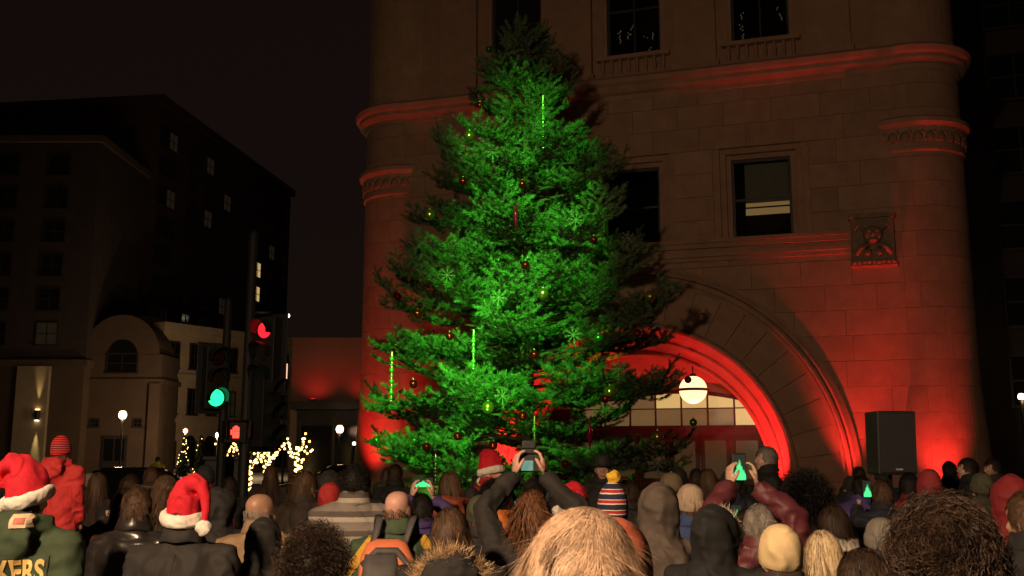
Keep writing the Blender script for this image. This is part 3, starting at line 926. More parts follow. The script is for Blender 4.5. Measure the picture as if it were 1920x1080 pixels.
# strings of beads and pointed drops
def bead_drop(x, y0, y1, mat, label, group, n=6):
    p = tree_pt(x, y0, 1.06); z1 = zat(y1, p.y); H = p.z - z1
    o = empty('bead_drop', (p.x, p.y, z1), 0, label, 'ornament', group)
    for i in range(n):
        f = (i+0.5)/n; rr = H/n*0.5*(0.62 + 0.38*(i % 2))
        b = link('bead', ball_me, mat, o); b.location = (0, 0, H*f); b.scale = (rr*0.85, rr*0.85, rr)
    w = MB(); w.tube([(0, 0, 0), (0, 0, H*1.1)], 0.008, 5); w.build('wire', cap_m, o)
LB = 'string of round green beads hanging down in the spruce'
orn_lime = M('lime_bead', (0.13, 0.24, 0.05), 0.2, 0.05, 5, metal=0.4)
for (x, y0, y1, n) in [(1018, 188, 278, 9), (888, 625, 692, 7), (735, 668, 752, 8), (1002, 788, 868, 7), (817, 858, 922, 6)]:
    bead_drop(x, y0, y1, orn_lime, LB, 'bead strings on the spruce', n)
fin = MB(); fin.lathe([(0.004, -0.30), (0.03, -0.12), (0.06, 0.02), (0.05, 0.10), (0.02, 0.17), (0.03, 0.22), (0.012, 0.26), (0.004, 0.32)], n=14); fin_me = fin.mesh('finial_drop', True)
orn_mag = M('magenta_drop', (0.45, 0.01, 0.10), 0.1, 0.05, 5, metal=0.7)
for (x, y) in [(967, 405), (1106, 815)]:
    o = link('finial_drop', fin_me, orn_mag); o.location = tree_pt(x, y, 1.05)
    tag(o, 'long pointed magenta glass drop hanging in the spruce', 'ornament', 'pointed drops on the spruce')

# ================================================================== the town behind
brick = M('dark_brick', (0.05, 0.024, 0.018), 0.9, 0.2, 1.2, 0.3, 20)
cream = M('cream_stone', (0.34, 0.27, 0.18), 0.88, 0.15, 0.8, 0.3, 12)
tan = M('tan_stone', (0.105, 0.066, 0.042), 0.88, 0.15, 0.8, 0.3, 12)
plain_dark = M('dark_stone', (0.055, 0.04, 0.034), 0.9, 0.2, 0.8)
win_dark = M('unlit_window', (0.006, 0.008, 0.008), 0.15, 0.2, 0.5)
win_dim = M('dim_window', (0.03, 0.025, 0.015), 0.3, 0.6, 1.5, emit=(1.0, 0.68, 0.35), es=0.009)
win_lit = M('lit_window', (0.5, 0.4, 0.2), 0.4, 0.4, 1.2, emit=(1.0, 0.66, 0.25), es=0.55)

def box_window(parent, x, z, w, h, y, pane, frame=None, arch_top=False):
    """one window of a facade whose wall plane is local y"""
    f = MB(); t = 0.12
    f.box(x-w/2-t, x-w/2, y-0.10, y+0.05, z, z+h); f.box(x+w/2, x+w/2+t, y-0.10, y+0.05, z, z+h)
    f.box(x-w/2-t, x+w/2+t, y-0.10, y+0.05, z+h, z+h+t); f.box(x-w/2-t-0.08, x+w/2+t+0.08, y-0.18, y+0.05, z-0.14, z)
    f.box(x-0.04, x+0.04, y-0.07, y, z, z+h); f.box(x-w/2, x+w/2, y-0.07, y, z+h*0.5-0.04, z+h*0.5+0.04)
    o = f.build('window', frame or frame_dark, parent)
    p = MB()
    if arch_top:
        n = 10; pts = [(x-w/2, y-0.03, z), (x+w/2, y-0.03, z), (x+w/2, y-0.03, z+h)]
        pts += [(x + w/2*math.cos(math.pi*i/n), y-0.03, z+h + w/2*math.sin(math.pi*i/n)) for i in range(1, n)] + [(x-w/2, y-0.03, z+h)]
        p.add(pts, [tuple(range(len(pts)))])
    else:
        p.box(x-w/2, x+w/2, y-0.03, y-0.01, z, z+h)
    p.build('pane', pane, o)
    return o

# -- the tall brick building: its street face runs away from the square
A = Vector((at(262, 100), 100)); B = Vector((xat(545, 372, 138), 138))
ax = (B - A).normalized(); LEN = (B - A).length
rz = math.atan2(ax.y, ax.x)
tall = empty('brick_building', (A.x, A.y, 0), rz, 'tall dark brick building with rows of unlit windows behind the traffic signals', 'building')
H_T = zat(195, 100)
mb = MB(); mb.box(0, LEN, 0, 24, 0, H_T); mb.build('wall', brick, tall)
mb = MB(); mb.box(-0.5, LEN+0.5, -0.5, 24.5, H_T, H_T+0.9); mb.build('cornice', brick, tall)
mb = MB(); mb.box(-0.15, LEN+0.15, -0.15, 24.15, 15.0, 15.6); mb.build('string_course', cream, tall)
cols = [274, 313, 354, 386, 421, 454, 484, 509, 533]
rows = [H_T - 4.2 - 3.15*k for k in range(7)]
litset = {(6, 3): win_lit, (6, 4): win_lit, (1, 0): win_dim, (3, 0): win_dim, (1, 2): win_dim, (3, 2): win_dim, (7, 2): win_dim, (4, 5): win_dim, (4, 1): win_dim, (7, 5): win_dim}
for ci, cx in enumerate(cols):
    # distance along the face seen at this photo column
    k_ = (cx - 960)/1830.0
    s_ = (k_*A.y - A.x)/(ax.x - k_*ax.y)
    s_ = max(1.2, min(LEN-1.2, s_))
    for ri, zz in enumerate(rows):
        box_window(tall, s_, zz, 1.9, 1.9, 0.0, litset.get((ci, ri), win_dark))
# end face towards the square
for k_ in range(5):
    for zz in rows:
        o = MB(); y = 3.5 + 4.2*k_
        o.box(-0.08, 0.02, y-0.9, y+0.9, zz, zz+1.9)
        w = o.build('window', frame_dark, tall)
        p = MB(); p.box(-0.10, -0.08, y-0.78, y+0.78, zz+0.12, zz+1.78); p.build('pane', win_dark, w)

# -- the pale stone lower block with shop arches, before the brick building
WA = Vector((at(294, 92), 92)); WB = Vector((at(541, 106), 106)); wd = WB - WA; WLEN = wd.length
wing = empty('stone_block_house', (WA.x, WA.y, 0), math.atan2(wd.y, wd.x), 'pale stone low block with arched shop windows behind the traffic signals', 'building')
mb = MB(); mb.box(0, WLEN, 0, 7, 0, 13.2); mb.build('wall', cream, wing)
mb = MB(); mb.box(-0.3, WLEN+0.3, -0.5, 7.3, 13.2, 13.9); mb.build('cornice', cream, wing)
for zz in (4.7, 8.9):
    mb = MB(); mb.box(-0.12, WLEN+0.12, -0.18, 7.1, zz, zz+0.35); mb.build('string_course', cream, wing)
for i in range(7):
    x = 1.3 + i*2.35
    if x > WLEN - 1: break
    box_window(wing, x, 9.8, 1.0, 2.3, 0.0, win_dark)
    box_window(wing, x, 5.5, 1.0, 2.3, 0.0, win_dim if i == 3 else win_dark)
    box_window(wing, x, 0.6, 1.25, 2.3, 0.0, win_dark, arch_top=True)

# -- the stone pavilion with a high arch, end on to the square
pav = empty('arched_pavilion', (at(214, 89), 89, 0), 0, 'brown stone pavilion with a high dark arched window beside the brick building', 'building')
pw = 3.75
mb = MB(); mb.box(-pw, pw, 0, 9, 0, 10.6); mb.build('wall', tan, pav)
g = MB(); n = 16
pts0 = [(-pw+0.3, 0.05, 10.6)] + [((pw-0.3)*math.cos(math.pi - math.pi*i/n), 0.05, 10.6 + 3.6*math.sin(math.pi*i/n)) for i in range(1, n)] + [(pw-0.3, 0.05, 10.6)]
pts1 = [(p[0], 8.5, p[2]) for p in pts0]
m_ = len(pts0)
g.add(pts0 + pts1, [tuple(range(m_-1, -1, -1)), tuple(range(m_, 2*m_))] + [(i, i+1, m_+i+1, m_+i) for i in range(m_-1)])
g.build('gable', tan, pav)
mb = MB(); mb.box(-pw-0.2, pw+0.2, -0.2, 9.2, 8.0, 8.4); mb.box(-pw-0.1, -pw+0.9, -0.35, 0, 0, 8.0); mb.box(pw-0.9, pw+0.1, -0.35, 0, 0, 8.0); mb.build('pilaster', tan, pav)
box_window(pav, 0.2, 9.0, 2.6, 1.6, 0.0, win_dark, arch_top=True)
box_window(pav, -1.9, 4.2, 0.6, 0.6, 0.0, win_dark); box_window(pav, 1.9, 4.2, 0.6, 0.6, 0.0, win_dark)
mb = MB(); mb.box(-1.1, 1.1, -0.12, 0.05, 0.13, 3.4); dr = mb.build('door', frame_dark, pav)
mb = MB(); mb.box(-0.9, -0.08, -0.14, -0.12, 1.2, 3.1); mb.box(0.08, 0.9, -0.14, -0.12, 1.2, 3.1); mb.build('pane', win_dark, dr)

# -- brown building at the street corner with a wall lamp
cb = empty('corner_building', (at(40, 88), 88, 0), 0, 'brown stone corner building with a tall wall lamp', 'building')
mb = MB(); mb.box(-20, 5.0, 0, 18, 0, 30); mb.build('wall', plain_dark, cb)
mb = MB(); mb.box(-20, 5.1, -0.3, 18, 0, 9.4); mb.build('base_storey', tan, cb)
mb = MB(); mb.box(-20, 5.4, -0.6, 18.2, 9.4, 10.0); mb.build('string_course', tan, cb)
mb = MB(); mb.box(-20, 5.4, -0.4, 18.2, 30.0, 30.6); mb.build('cornice', tan, cb)
mb = MB(); mb.box(-0.6, 2.2, -0.75, -0.3, 0, 9.4); mb.build('pilaster', cream, cb)
for i in range(5):
    for k_ in range(6):
        box_window(cb, -17 + 4.6*i, 11.4 + 3.1*k_, 1.8, 1.9, 0.0, win_dim if (i, k_) == (4, 0) else win_dark)
wx, wz = (at(62, 87) - cb.location.x), zat(778, 87)
lampo = empty('wall_lamp', (at(62, 87), 87.15, wz), 0, 'wall lamp throwing light up and down on the corner building', 'lamp')
g = MB(); g.lathe([(0.05, -0.45), (0.20, -0.40), (0.22, 0.4), (0.05, 0.45)], n=14); g.tube([(0, 0, 0), (0, 0.15, 0)], 0.05, 8); g.build('housing', iron, lampo)
g = MB(); g.lathe([(0.0, 0.42), (0.19, 0.46), (0.19, 0.5), (0.0, 0.5)], n=14); g.lathe([(0.0, -0.5), (0.19, -0.5), (0.19, -0.46), (0.0, -0.42)], n=14)
g.build('lens', M('sconce_lens', (0.8, 0.7, 0.5), emit=(1, 0.72, 0.32), es=6.0), lampo)
spot('light', (0, -0.12, 0.55), (0, 0.02, 6), 900, (1, 0.70, 0.28), 24, 1.0, 0.05, lampo)
spot('light', (0, -0.12, -0.55), (0, 0.02, -6), 1800, (1, 0.74, 0.32), 20, 0.9, 0.05, lampo)

# -- low red lit block across the side street
low = empty('low_block', (at(600, 46), 46, 0), 0, 'low flat roofed block with a red lit upper wall and dark canopy', 'building')
lx0, lx1 = at(541, 46) - at(600, 46), 9.0
LZ = zat(637, 46)
lowstone = M('low_block_stone', (0.24, 0.17, 0.12), 0.9, 0.12, 0.6)
mb = MB(); mb.box(lx0, lx1, 0, 14, 0, LZ); mb.build('wall', lowstone, low)
mb = MB(); mb.box(lx0-0.05, lx1+0.05, -0.05, 14, LZ, LZ+0.10); mb.build('coping', lowstone, low)
cz = zat(755, 46)
mb = MB(); mb.box(lx0+0.3, lx1, -1.4, 0.0, cz-0.35, cz); mb.build('canopy', M('canopy_paint', (0.02, 0.018, 0.018), 0.5), low)
mb = MB(); mb.box(lx0+0.35, lx1, -0.05, 0.0, 0, cz-0.35); sf_ = mb.build('shop_front', M('shop_front_paint', (0.022, 0.018, 0.018), 0.6), low)
for i in range(6):
    x = lx0 + 0.5 + i*1.55
    mb = MB(); mb.box(x+0.06, x+1.45, -0.08, -0.05, 0.5, 3.1); mb.build('shop_pane', win_dark, sf_)
    mb = MB(); mb.box(x-0.05, x+0.05, -0.12, -0.05, 0.2, 3.4); mb.build('mullion', frame_dark, sf_)
for i in range(2):
    w = Vector((at(600, 46) + lx0 + 1.2 + 2.2*i, 46 - 1.0, cz))
    fx = empty('floodlight', w, 0, 'red floodlight lying on the canopy of the low block', 'floodlight', 'red floodlights on the canopy')
    g = MB(); g.box(-0.12, 0.12, -0.1, 0.1, 0.0, 0.12); g.build('housing', MATS['black_metal'], fx)
    g = MB(); g.box(-0.10, 0.10, -0.02, 0.09, 0.12, 0.13); g.build('lens', MATS['flood_lens_red'], fx)
    spot('light', (0, 0, 0.2), (0, 1.1, 1.6), 48, RED2, 120, 0.9, 0.08, fx)
# thin lit strip sign on its corner
mb = MB(); mb.box(-0.04, 0.04, -0.04, 0.04, zat(720, 44), zat(682, 44))
o = mb.build('strip_light', M('strip_glow', (0.8, 0.6, 0.5), emit=(1.0, 0.55, 0.38), es=1.3)); o.location = (at(531, 44), 44, 0)
tag(o, 'thin upright strip light beside the red lit block', 'strip light')
mb = MB(); mb.tube([(at(531, 44), 44.0, 0), (at(531, 44), 44.0, zat(720, 44))], 0.05, 8); q = mb.build('strip_light_post', iron)
q.parent = o; q.location = (-at(531, 44), -44, 0); q.name = 'post'

# -- dark building beyond the far turret
rb = empty('office_building', (20.6, 46, 0), rad(-18), 'dark office block beyond the turret with a few faint windows', 'building')
mb = MB(); mb.box(0, 26, 0, 20, 0, 34); mb.build('wall', plain_dark, rb)
for i in range(4):
    mb = MB(); mb.box(1.4+4.2*i-0.5, 1.4+4.2*i+0.1, -0.25, 0, 0, 34); mb.build('pier', plain_dark, rb)
    for k_ in range(8):
        box_window(rb, 3.4 + 4.2*i, 4.0 + 3.6*k_, 2.3, 2.2, 0.0, win_dark)

# ------------------------------------------------------------------ street lamps
globe_w = M('street_globe', (0.8, 0.7, 0.6), 0.4, emit=(1.0, 0.55, 0.35), es=5.0)
globe_y = M('street_globe_white', (0.8, 0.8, 0.7), 0.4, emit=(1.0, 0.85, 0.6), es=5.0)
def street_lamp(x, y, d, rr, label, mat=None, power=25, group=None):
    z = zat(y, d)
    o = empty('street_lamp', (xat(x, y, d), d, 0), 0, label, 'street lamp', group)
    g = MB(); g.lathe([(0.16, 0), (0.16, 0.25), (0.10, 0.4), (0.07, 0.9), (0.05, z-rr-0.25), (0.09, z-rr-0.18), (0.10, z-rr*0.8)], n=12); g.build('post', iron, o, True)
    g = MB(); g.ell((0, 0, z), (rr, rr, rr*1.15), 16, 10); g.build('globe', mat or globe_w, o, True)
    g = MB(); g.lathe([(rr*0.5, z+rr*1.02), (rr*0.35, z+rr*1.2), (0.02, z+rr*1.35)], n=12); g.build('cap', iron, o)
    if power:
        l = bpy.data.lights.new('light', 'POINT'); l.energy = power; l.color = (1, 0.68, 0.38); l.shadow_soft_size = 0.2
        lo = bpy.data.objects.new('light', l); C.objects.link(lo); lo.location = (0, -rr-0.25, z); lo.parent = o
street_lamp(230, 778, 60, 0.24, 'globe street lamp on a tall post before the arched pavilion', power=260)
street_lamp(557, 805, 48, 0.17, 'globe street lamp beside the trees wrapped in lights', power=60)
street_lamp(637, 805, 44, 0.17, 'globe street lamp before the dark shop front of the low block', power=25)
street_lamp(664, 832, 43, 0.08, 'small globe lamp close to the turret foot', power=0)
street_lamp(540, 592, 120, 0.22, 'far street lamp above the roof of the low block', globe_y, 0)
street_lamp(1915, 744, 40, 0.13, 'white street lamp beside the dark office block', globe_y, 60)
street_lamp(348, 808, 84, 0.2, 'small red tinted lamp before the arched shop windows', M('red_globe', (0.6, 0.1, 0.1), emit=(1, 0.15, 0.1), es=2.5), 1000)
street_lamp(452, 798, 70, 0.15, 'far white globe lamp between the pedestrian signal and wrapped trees', globe_y, 1200)
street_lamp(408, 816, 76, 0.17, 'far white globe lamp beside the green signal post', globe_y, 1000)

# the sodium lamps of the square behind the camera: these light the crowd and the hall front
SOD = (1.0, 0.68, 0.41)
def mast(x, y, h, label, tgt, power, ang):
    o = empty('lamp_mast', (x, y, 0), 0, label, 'street lamp')
    d = (Vector((tgt[0]-x, tgt[1]-y, 0))).normalized()
    g = MB(); g.lathe([(0.18, 0), (0.18, 0.3), (0.11, 0.5), (0.06, h)], n=12)
    g.tube([(0, 0, h-0.1), (d.x*0.6, d.y*0.6, h+0.15), (d.x*1.4, d.y*1.4, h+0.2)], [0.05, 0.04, 0.035], 8); g.build('post', iron, o, True)
    g = MB(); g.ell((d.x*1.6, d.y*1.6, h+0.2), (0.32, 0.22, 0.10), 14, 8); g.build('lamp_head', iron, o, True)
    g = MB(); g.ell((d.x*1.6, d.y*1.6, h+0.13), (0.22, 0.15, 0.05), 12, 6); g.build('lens', M('sodium_lens', (0.8, 0.6, 0.4), emit=SOD, es=6), o)
    spot('light', (d.x*1.6, d.y*1.6, h-0.02), (tgt[0]-x, tgt[1]-y, tgt[2]), power, SOD, ang, 0.7, 0.22, o)
mast(-3.4, -2.6, 4.9, 'low curved lamp mast behind the photographer lighting the crowd', (1.2, 10, 2.0), 4500, 120)

# ------------------------------------------------------------------ traffic signals
sig_y = M('signal_housing', (0.006, 0.006, 0.005), 0.6)
def lens_mat(name, col, es): return M(name, tuple(0.35*c + 0.003 for c in col), 0.25, 0.05, 5, emit=col if es else None, es=es)
off_r = lens_mat('unlit_red_lens', (0.05, 0.0, 0.0), 0); off_y = lens_mat('unlit_amber_lens', (0.05, 0.03, 0.0), 0); off_g = lens_mat('unlit_green_lens', (0.0, 0.04, 0.02), 0)
on_r = lens_mat('lit_red_lens', (1.0, 0.012, 0.02), 2.6); on_g = lens_mat('lit_green_lens', (0.02, 1.0, 0.30), 2.2); on_h = lens_mat('lit_hand_lens', (1.0, 0.05, 0.03), 3.2)
def signal_head(parent, x, z_top, rz_, lit, y=0.0, rr=0.13):
    """three lenses, the top one centred at z_top"""
    hd = empty('signal_head', (x, y, z_top), rz_, parent=parent)
    g = MB(); g.box(-0.20, 0.20, -0.10, 0.14, -0.92, 0.20); g.box(-0.30, 0.30, 0.10, 0.12, -1.0, 0.28); g.build('housing', sig_y, hd, False, 0.02)
    for i, (m_on, m_off) in enumerate(((on_r, off_r), (None, off_y), (on_g, off_g))):
        zz = -0.36*i
        g = MB(); g.ell((0, -0.10, zz), (rr, 0.035, rr), 18, 10); g.build('lens', (m_on if lit == i else m_off), hd, True)
        v = MB(); n = 14; vs = []
        for j in range(n+1):
            t = -0.35 + (math.pi + 0.7)*j/n
            for ro in (rr+0.02, rr+0.032):
                for yy in (-0.10, -0.36 + 0.10*(1-math.sin(max(0, min(math.pi, t))))):
                    vs.append((ro*math.cos(t), yy, zz + ro*math.sin(t)))
        fs = []
        for j in range(n):
            a = j*4; b = a+4
            fs += [(a, a+1, b+1, b), (a+2, b+2, b+3, a+3), (a+1, a+3, b+3, b+1)]
        v.add(vs, fs); v.build('visor', sig_y, hd)
    return hd
d = 16.0
sx_ = at(458, d)
sp = empty('traffic_signal', (sx_, d, 0), 0, 'dark signal post with a lit red lens and red pedestrian hand', 'traffic signal')
g = MB(); g.lathe([(0.17, 0), (0.17, 0.3), (0.09, 0.45), (0.075, 5.4), (0.0, 5.5)], n=14)
g.tube([(0, 0, 4.1), (at(496, d)-sx_, 0, 4.1)], 0.03, 8); g.tube([(0, 0, 2.9), (at(496, d)-sx_, 0, 2.9)], 0.03, 8); g.build('post', sig_y, sp, True)
hx = at(494, d) - sx_
signal_head(sp, hx, zat(620, d), rad(-26), 0)
signal_head(sp, hx + 0.02, zat(700, d)-0.25, rad(60), 9, 0.05)
ph = empty('pedestrian_signal', (at(442, d)-sx_, -0.15, zat(810, d)), rad(30), parent=sp)
g = MB(); g.box(-0.17, 0.17, -0.10, 0.12, -0.17, 0.17); g.box(-0.19, 0.19, -0.26, -0.10, 0.17, 0.185); g.box(-0.19, -0.175, -0.26, -0.10, -0.1, 0.17); g.box(0.175, 0.19, -0.26, -0.10, -0.1, 0.17); g.build('housing', sig_y, ph, False, 0.012)
hnd = MB(); hnd.box(-0.05, 0.05, -0.112, -0.10, -0.10, 0.0)
for i in range(4): hnd.box(-0.05+0.026*i, -0.03+0.026*i, -0.112, -0.10, 0.004, 0.07 + 0.02*(1.5-abs(i-1.5)))
hnd.box(-0.082, -0.056, -0.112, -0.10, -0.05, 0.03); hnd.build('hand_symbol', on_h, ph)
g = MB(); g.tube([(0, 0, zat(810, d)), (at(442, d)-sx_, -0.05, zat(810, d))], 0.025, 8); g.build('bracket', sig_y, sp)
d = 18.0; sx_ = at(415, d)
sp = empty('traffic_signal', (sx_, d, 0), 0, 'dark signal post with a glowing green lens', 'traffic signal')
g = MB(); g.lathe([(0.17, 0), (0.17, 0.3), (0.085, 0.45), (0.07, 4.6), (0.0, 4.7)], n=14); g.tube([(0, 0, 3.4), (at(399, d)-sx_, -0.06, 3.4)], 0.03, 8); g.build('post', sig_y, sp, True)
signal_head(sp, at(399, d)-sx_, zat(747, d) + 0.72, rad(40), 2, -0.12, 0.15)
# a news box / controller cabinet at the foot of the signal
cab = empty('control_cabinet', (at(424, 19.2), 19.2, 0), rad(10), 'dark metal control cabinet beside the green signal post', 'cabinet')
g = MB(); g.box(-0.36, 0.36, -0.25, 0.25, 0.1, 1.72); g.box(-0.40, 0.40, -0.29, 0.29, 1.72, 1.80); g.box(-0.42, 0.42, -0.3, 0.3, 0, 0.1); g.build('case', sig_y, cab, False, 0.015)
g = MB(); g.box(-0.31, 0.31, -0.265, -0.25, 0.2, 1.6); cd_ = g.build('door', sig_y, cab); g = MB(); g.box(0.2, 0.26, -0.29, -0.265, 0.9, 1.05); g.build('handle', MATS['black_metal'], cd_)

# ------------------------------------------------------------------ small bare trees wrapped in warm lights
bulb_m = M('fairy_bulb', (0.8, 0.6, 0.3), emit=(1.0, 0.66, 0.20), es=5.5)
def wrapped_tree(x, d, H, spread, label, seed):
    rr = random.Random(seed)
    o = empty('wrapped_tree', (at(x, d), d, 0), 0, label, 'tree')
    tb = MB(); bulbs = MB(); th = H*0.52
    tb.tube([(0, 0, 0), (0.03, 0, th*0.5), (0, 0, th)], [0.09, 0.07, 0.055], 8); tb.build('trunk', bark, o, True)
    for i in range(60):
        t = i*0.8; z = th*i/60
        if z > 0.4: bulbs.ell((0.10*math.cos(t), 0.10*math.sin(t), z), (0.044,)*3, 6, 4)
    limbs = MB()
    for k_ in range(9):
        a = k_*2.4 + rr.random(); L_ = spread*(0.6 + 0.5*rr.random()); up_ = H*(0.18 + 0.28*rr.random())
        pts = [(math.cos(a)*L_*q, math.sin(a)*L_*q, th*0.96 + up_*(1.4*q - 0.5*q*q) + 0.06*rr.uniform(-1, 1)) for q in (0, 0.25, 0.5, 0.75, 1)]
        limbs.tube(pts, [0.04, 0.03, 0.022, 0.015, 0.008], 6)
        V_ = [Vector(p) for p in pts]
        n = int(L_/0.085)
        for i in range(n):
            f = i/n*4; j = int(min(f, 3)); p = V_[j].lerp(V_[j+1], f-j)
            if rr.random() < 0.85: bulbs.ell((p.x + 0.035*rr.uniform(-1, 1), p.y - 0.03, p.z + 0.04*rr.uniform(-1, 1)), (0.040,)*3, 6, 4)
    limbs.build('branches', bark, o, True)
    b = bulbs.build('fairy_lights', bulb_m, o); b['kind'] = 'stuff'
wrapped_tree(467, 34, 2.5, 0.75, 'small bare tree wrapped in warm fairy lights behind the red signal post', 3)
wrapped_tree(502, 35, 2.75, 0.9, 'small bare tree wrapped in warm fairy lights between two others', 4)
wrapped_tree(560, 34, 2.9, 0.75, 'small bare tree wrapped in warm fairy lights under the globe street lamp', 9)
wrapped_tree(418, 38, 2.6, 0.6, 'small bare tree wrapped in warm fairy lights behind the green signal post', 5)
# string of lights round a shop arch
for (x_, lb, sd) in ((345, 'small fir wrapped in warm lights before the arched shop windows', 1), (376, 'slim fir with few warm lights before the arched shop windows', 2)):
    dd = 62; o = empty('lit_fir', (at(x_, dd), dd, 0), 0, lb, 'tree'); rr = random.Random(sd)
    g = MB(); g.tube([(0, 0, 0), (0, 0, 2.9)], [0.08, 0.01], 8); g.build('trunk', bark, o)
    f_ = MB()
    for i in range(260):
        z = 0.4 + 2.5*rr.random()**1.3; R_ = 0.42*(1-(z-0.4)/2.6) + 0.05; a = rr.random()*6.28
        px, py = R_*math.cos(a), R_*math.sin(a)
        f_.add([(px*0.3, py*0.3, z+0.12), (px + 0.10*math.sin(a), py - 0.10*math.cos(a), z-0.05), (px*1.1, py*1.1, z-0.12), (px - 0.10*math.sin(a), py + 0.10*math.cos(a), z-0.05)], [(0, 1, 2, 3)])
    f_.build('crown', needle, o)
    bl = MB()
    for i in range(22 if sd == 1 else 7):
        z = 0.5 + 2.3*rr.random(); R_ = 0.40*(1-(z-0.4)/2.6) + 0.1; a = math.pi + math.pi*rr.random()
        bl.ell((R_*math.cos(a), R_*math.sin(a), z), (0.026,)*3, 6, 4)
    b = bl.build('fairy_lights', bulb_m, o); b['kind'] = 'stuff'

# ------------------------------------------------------------------ parked cars behind the crowd
def car(x, d, rz_, paint, label):
    o = empty('parked_car', (at(x, d), d, 0), rz_, label, 'car', None)
    body = MB(); n = 22
    prof = [(-2.15, 0.42, 0.62), (-2.12, 0.30, 0.86), (-1.6, 0.26, 0.94), (-1.0, 0.24, 0.96), (0, 0.24, 0.97), (1.0, 0.24, 0.95), (1.6, 0.26, 0.90), (2.05, 0.30, 0.80), (2.18, 0.42, 0.62)]
    rs = []
    for (x_, z0_, z1_) in prof:
        w_ = 0.86 - 0.10*max(0, abs(x_)-1.4)
        rs.append([(x_, -w_, z0_+0.1), (x_, -w_-0.03, (z0_+z1_)/2), (x_, -w_+0.06, z1_), (x_, 0, z1_+0.03), (x_, w_-0.06, z1_), (x_, w_+0.03, (z0_+z1_)/2), (x_, w_, z0_+0.1), (x_, 0, z0_)])
    body.rings(rs); bo = body.build('body', paint, o, True)
    cab_ = MB(); rs = []
    for (x_, z_, w_) in ((-1.75, 0.95, 0.76), (-1.15, 1.38, 0.60), (-0.4, 1.46, 0.60), (0.35, 1.42, 0.60), (1.15, 0.95, 0.76)):
        rs.append([(x_, -w_, 0.93 if z_ > 0.96 else z_-0.02), (x_, -w_*0.92, z_), (x_, w_*0.92, z_), (x_, w_, 0.93 if z_ > 0.96 else z_-0.02)])
    cab_.rings(rs); cab_.build('cabin_glass', M('car_glass', (0.01, 0.011, 0.012), 0.05), o)
    rf = MB(); rf.loft([(1.39, -0.40, 0, 0.86, 0.56), (1.47, -0.40, 0, 0.74, 0.50), (1.49, -0.40, 0, 0.5, 0.3)], 16, 4); rf.build('roof', paint, o, True)
    for sx in (-1.35, 1.35):
        for sy in (-0.80, 0.80):
            w = empty('wheel', (sx, sy, 0.32), 0, parent=o)
            g = MB(); g.tube([(0, -0.11, 0), (0, -0.10, 0), (0, 0.10, 0), (0, 0.11, 0)], [0.28, 0.32, 0.32, 0.28], 20); g.build('tyre', M('tyre_rubber', (0.02, 0.02, 0.02), 0.9), w, True)
            g = MB(); g.tube([(0, math.copysign(0.105, sy), 0), (0, math.copysign(0.125, sy), 0)], [0.21, 0.16], 16); g.build('rim', M('alloy', (0.4, 0.4, 0.42), 0.3, metal=1), w)
    for sy in (-0.62, 0.62):
        g = MB(); g.ell((2.10, sy, 0.70), (0.07, 0.17, 0.07), 12, 8); g.build('headlight', M('headlamp_glass', (0.7, 0.7, 0.65), 0.1, emit=(1, 0.85, 0.6), es=0.25), o)
        g = MB(); g.ell((-2.09, sy, 0.76), (0.06, 0.16, 0.07), 12, 8); g.build('tail_light', M('tail_glass', (0.25, 0.01, 0.01), 0.15), o)
    return o
car_black = M('black_car_paint', (0.012, 0.012, 0.014), 0.2, coat=0.6); car_grey = M('grey_car_paint', (0.06, 0.06, 0.065), 0.25, coat=0.6)
car(225, 27, rad(170), car_black, 'black parked car on the street behind the child in red')
car(640, 33, rad(185), car_grey, 'dark grey parked car before the shop front of the low block')

# ------------------------------------------------------------------ loudspeaker on its tripod
d = 10.0
ls = empty('loudspeaker', (at(1667, d), d, 0), rad(8), 'large black loudspeaker on a tripod pole before the hall', 'loudspeaker')
zb = zat(890, d); zt = zat(772, d)
g = MB(); hw = 0.205
g.add([(-hw, -0.16, zb), (hw, -0.16, zb), (hw*0.7, 0.2, zb), (-hw*0.7, 0.2, zb), (-hw, -0.19, zt), (hw, -0.19, zt), (hw*0.7, 0.18, zt), (-hw*0.7, 0.18, zt)],
      [(0, 3, 2, 1), (4, 5, 6, 7), (0, 1, 5, 4), (1, 2, 6, 5), (2, 3, 7, 6), (3, 0, 4, 7)])
spk = M('speaker_plastic', (0.022, 0.021, 0.022), 0.6, 0.2, 60, 0.3, 200)
g.build('cabinet', spk, ls, False, 0.018)
g = MB(); g.add([(-hw+0.02, -0.178, zb+0.03), (hw-0.02, -0.178, zb+0.03), (hw-0.02, -0.203, zt-0.03), (-hw+0.02, -0.203, zt-0.03),
                 (-hw+0.03, -0.165, zb+0.03), (hw-0.03, -0.165, zb+0.03), (hw-0.03, -0.19, zt-0.03), (-hw+0.03, -0.19, zt-0.03)], [(0, 1, 2, 3), (0, 4, 5, 1), (1, 5, 6, 2), (2, 6, 7, 3), (3, 7, 4, 0)])
g.build('grille', M('speaker_grille', (0.03, 0.029, 0.03), 0.5, 0.4, 300, 0.8, 400), ls)
g = MB(); g.box(-0.035, 0.035, -0.187, -0.180, zb+0.045, zb+0.063); g.build('badge', M('badge_silver', (0.7, 0.7, 0.7), 0.3, metal=0.5), ls)
g = MB(); g.tube([(hw*0.88, 0.02, zt-0.24), (hw+0.03, -0.02, zt-0.22), (hw+0.03, -0.02, zt-0.10), (hw*0.88, 0.02, zt-0.08)], 0.012, 8); g.build('handle', spk, ls)
g = MB(); g.tube([(0, 0, 0.45), (0, 0, zb+0.02)], [0.022, 0.018], 12); g.lathe([(0.03, 1.0), (0.035, 1.02), (0.035, 1.1), (0.02, 1.12)], n=12); g.build('pole', iron, ls, True)
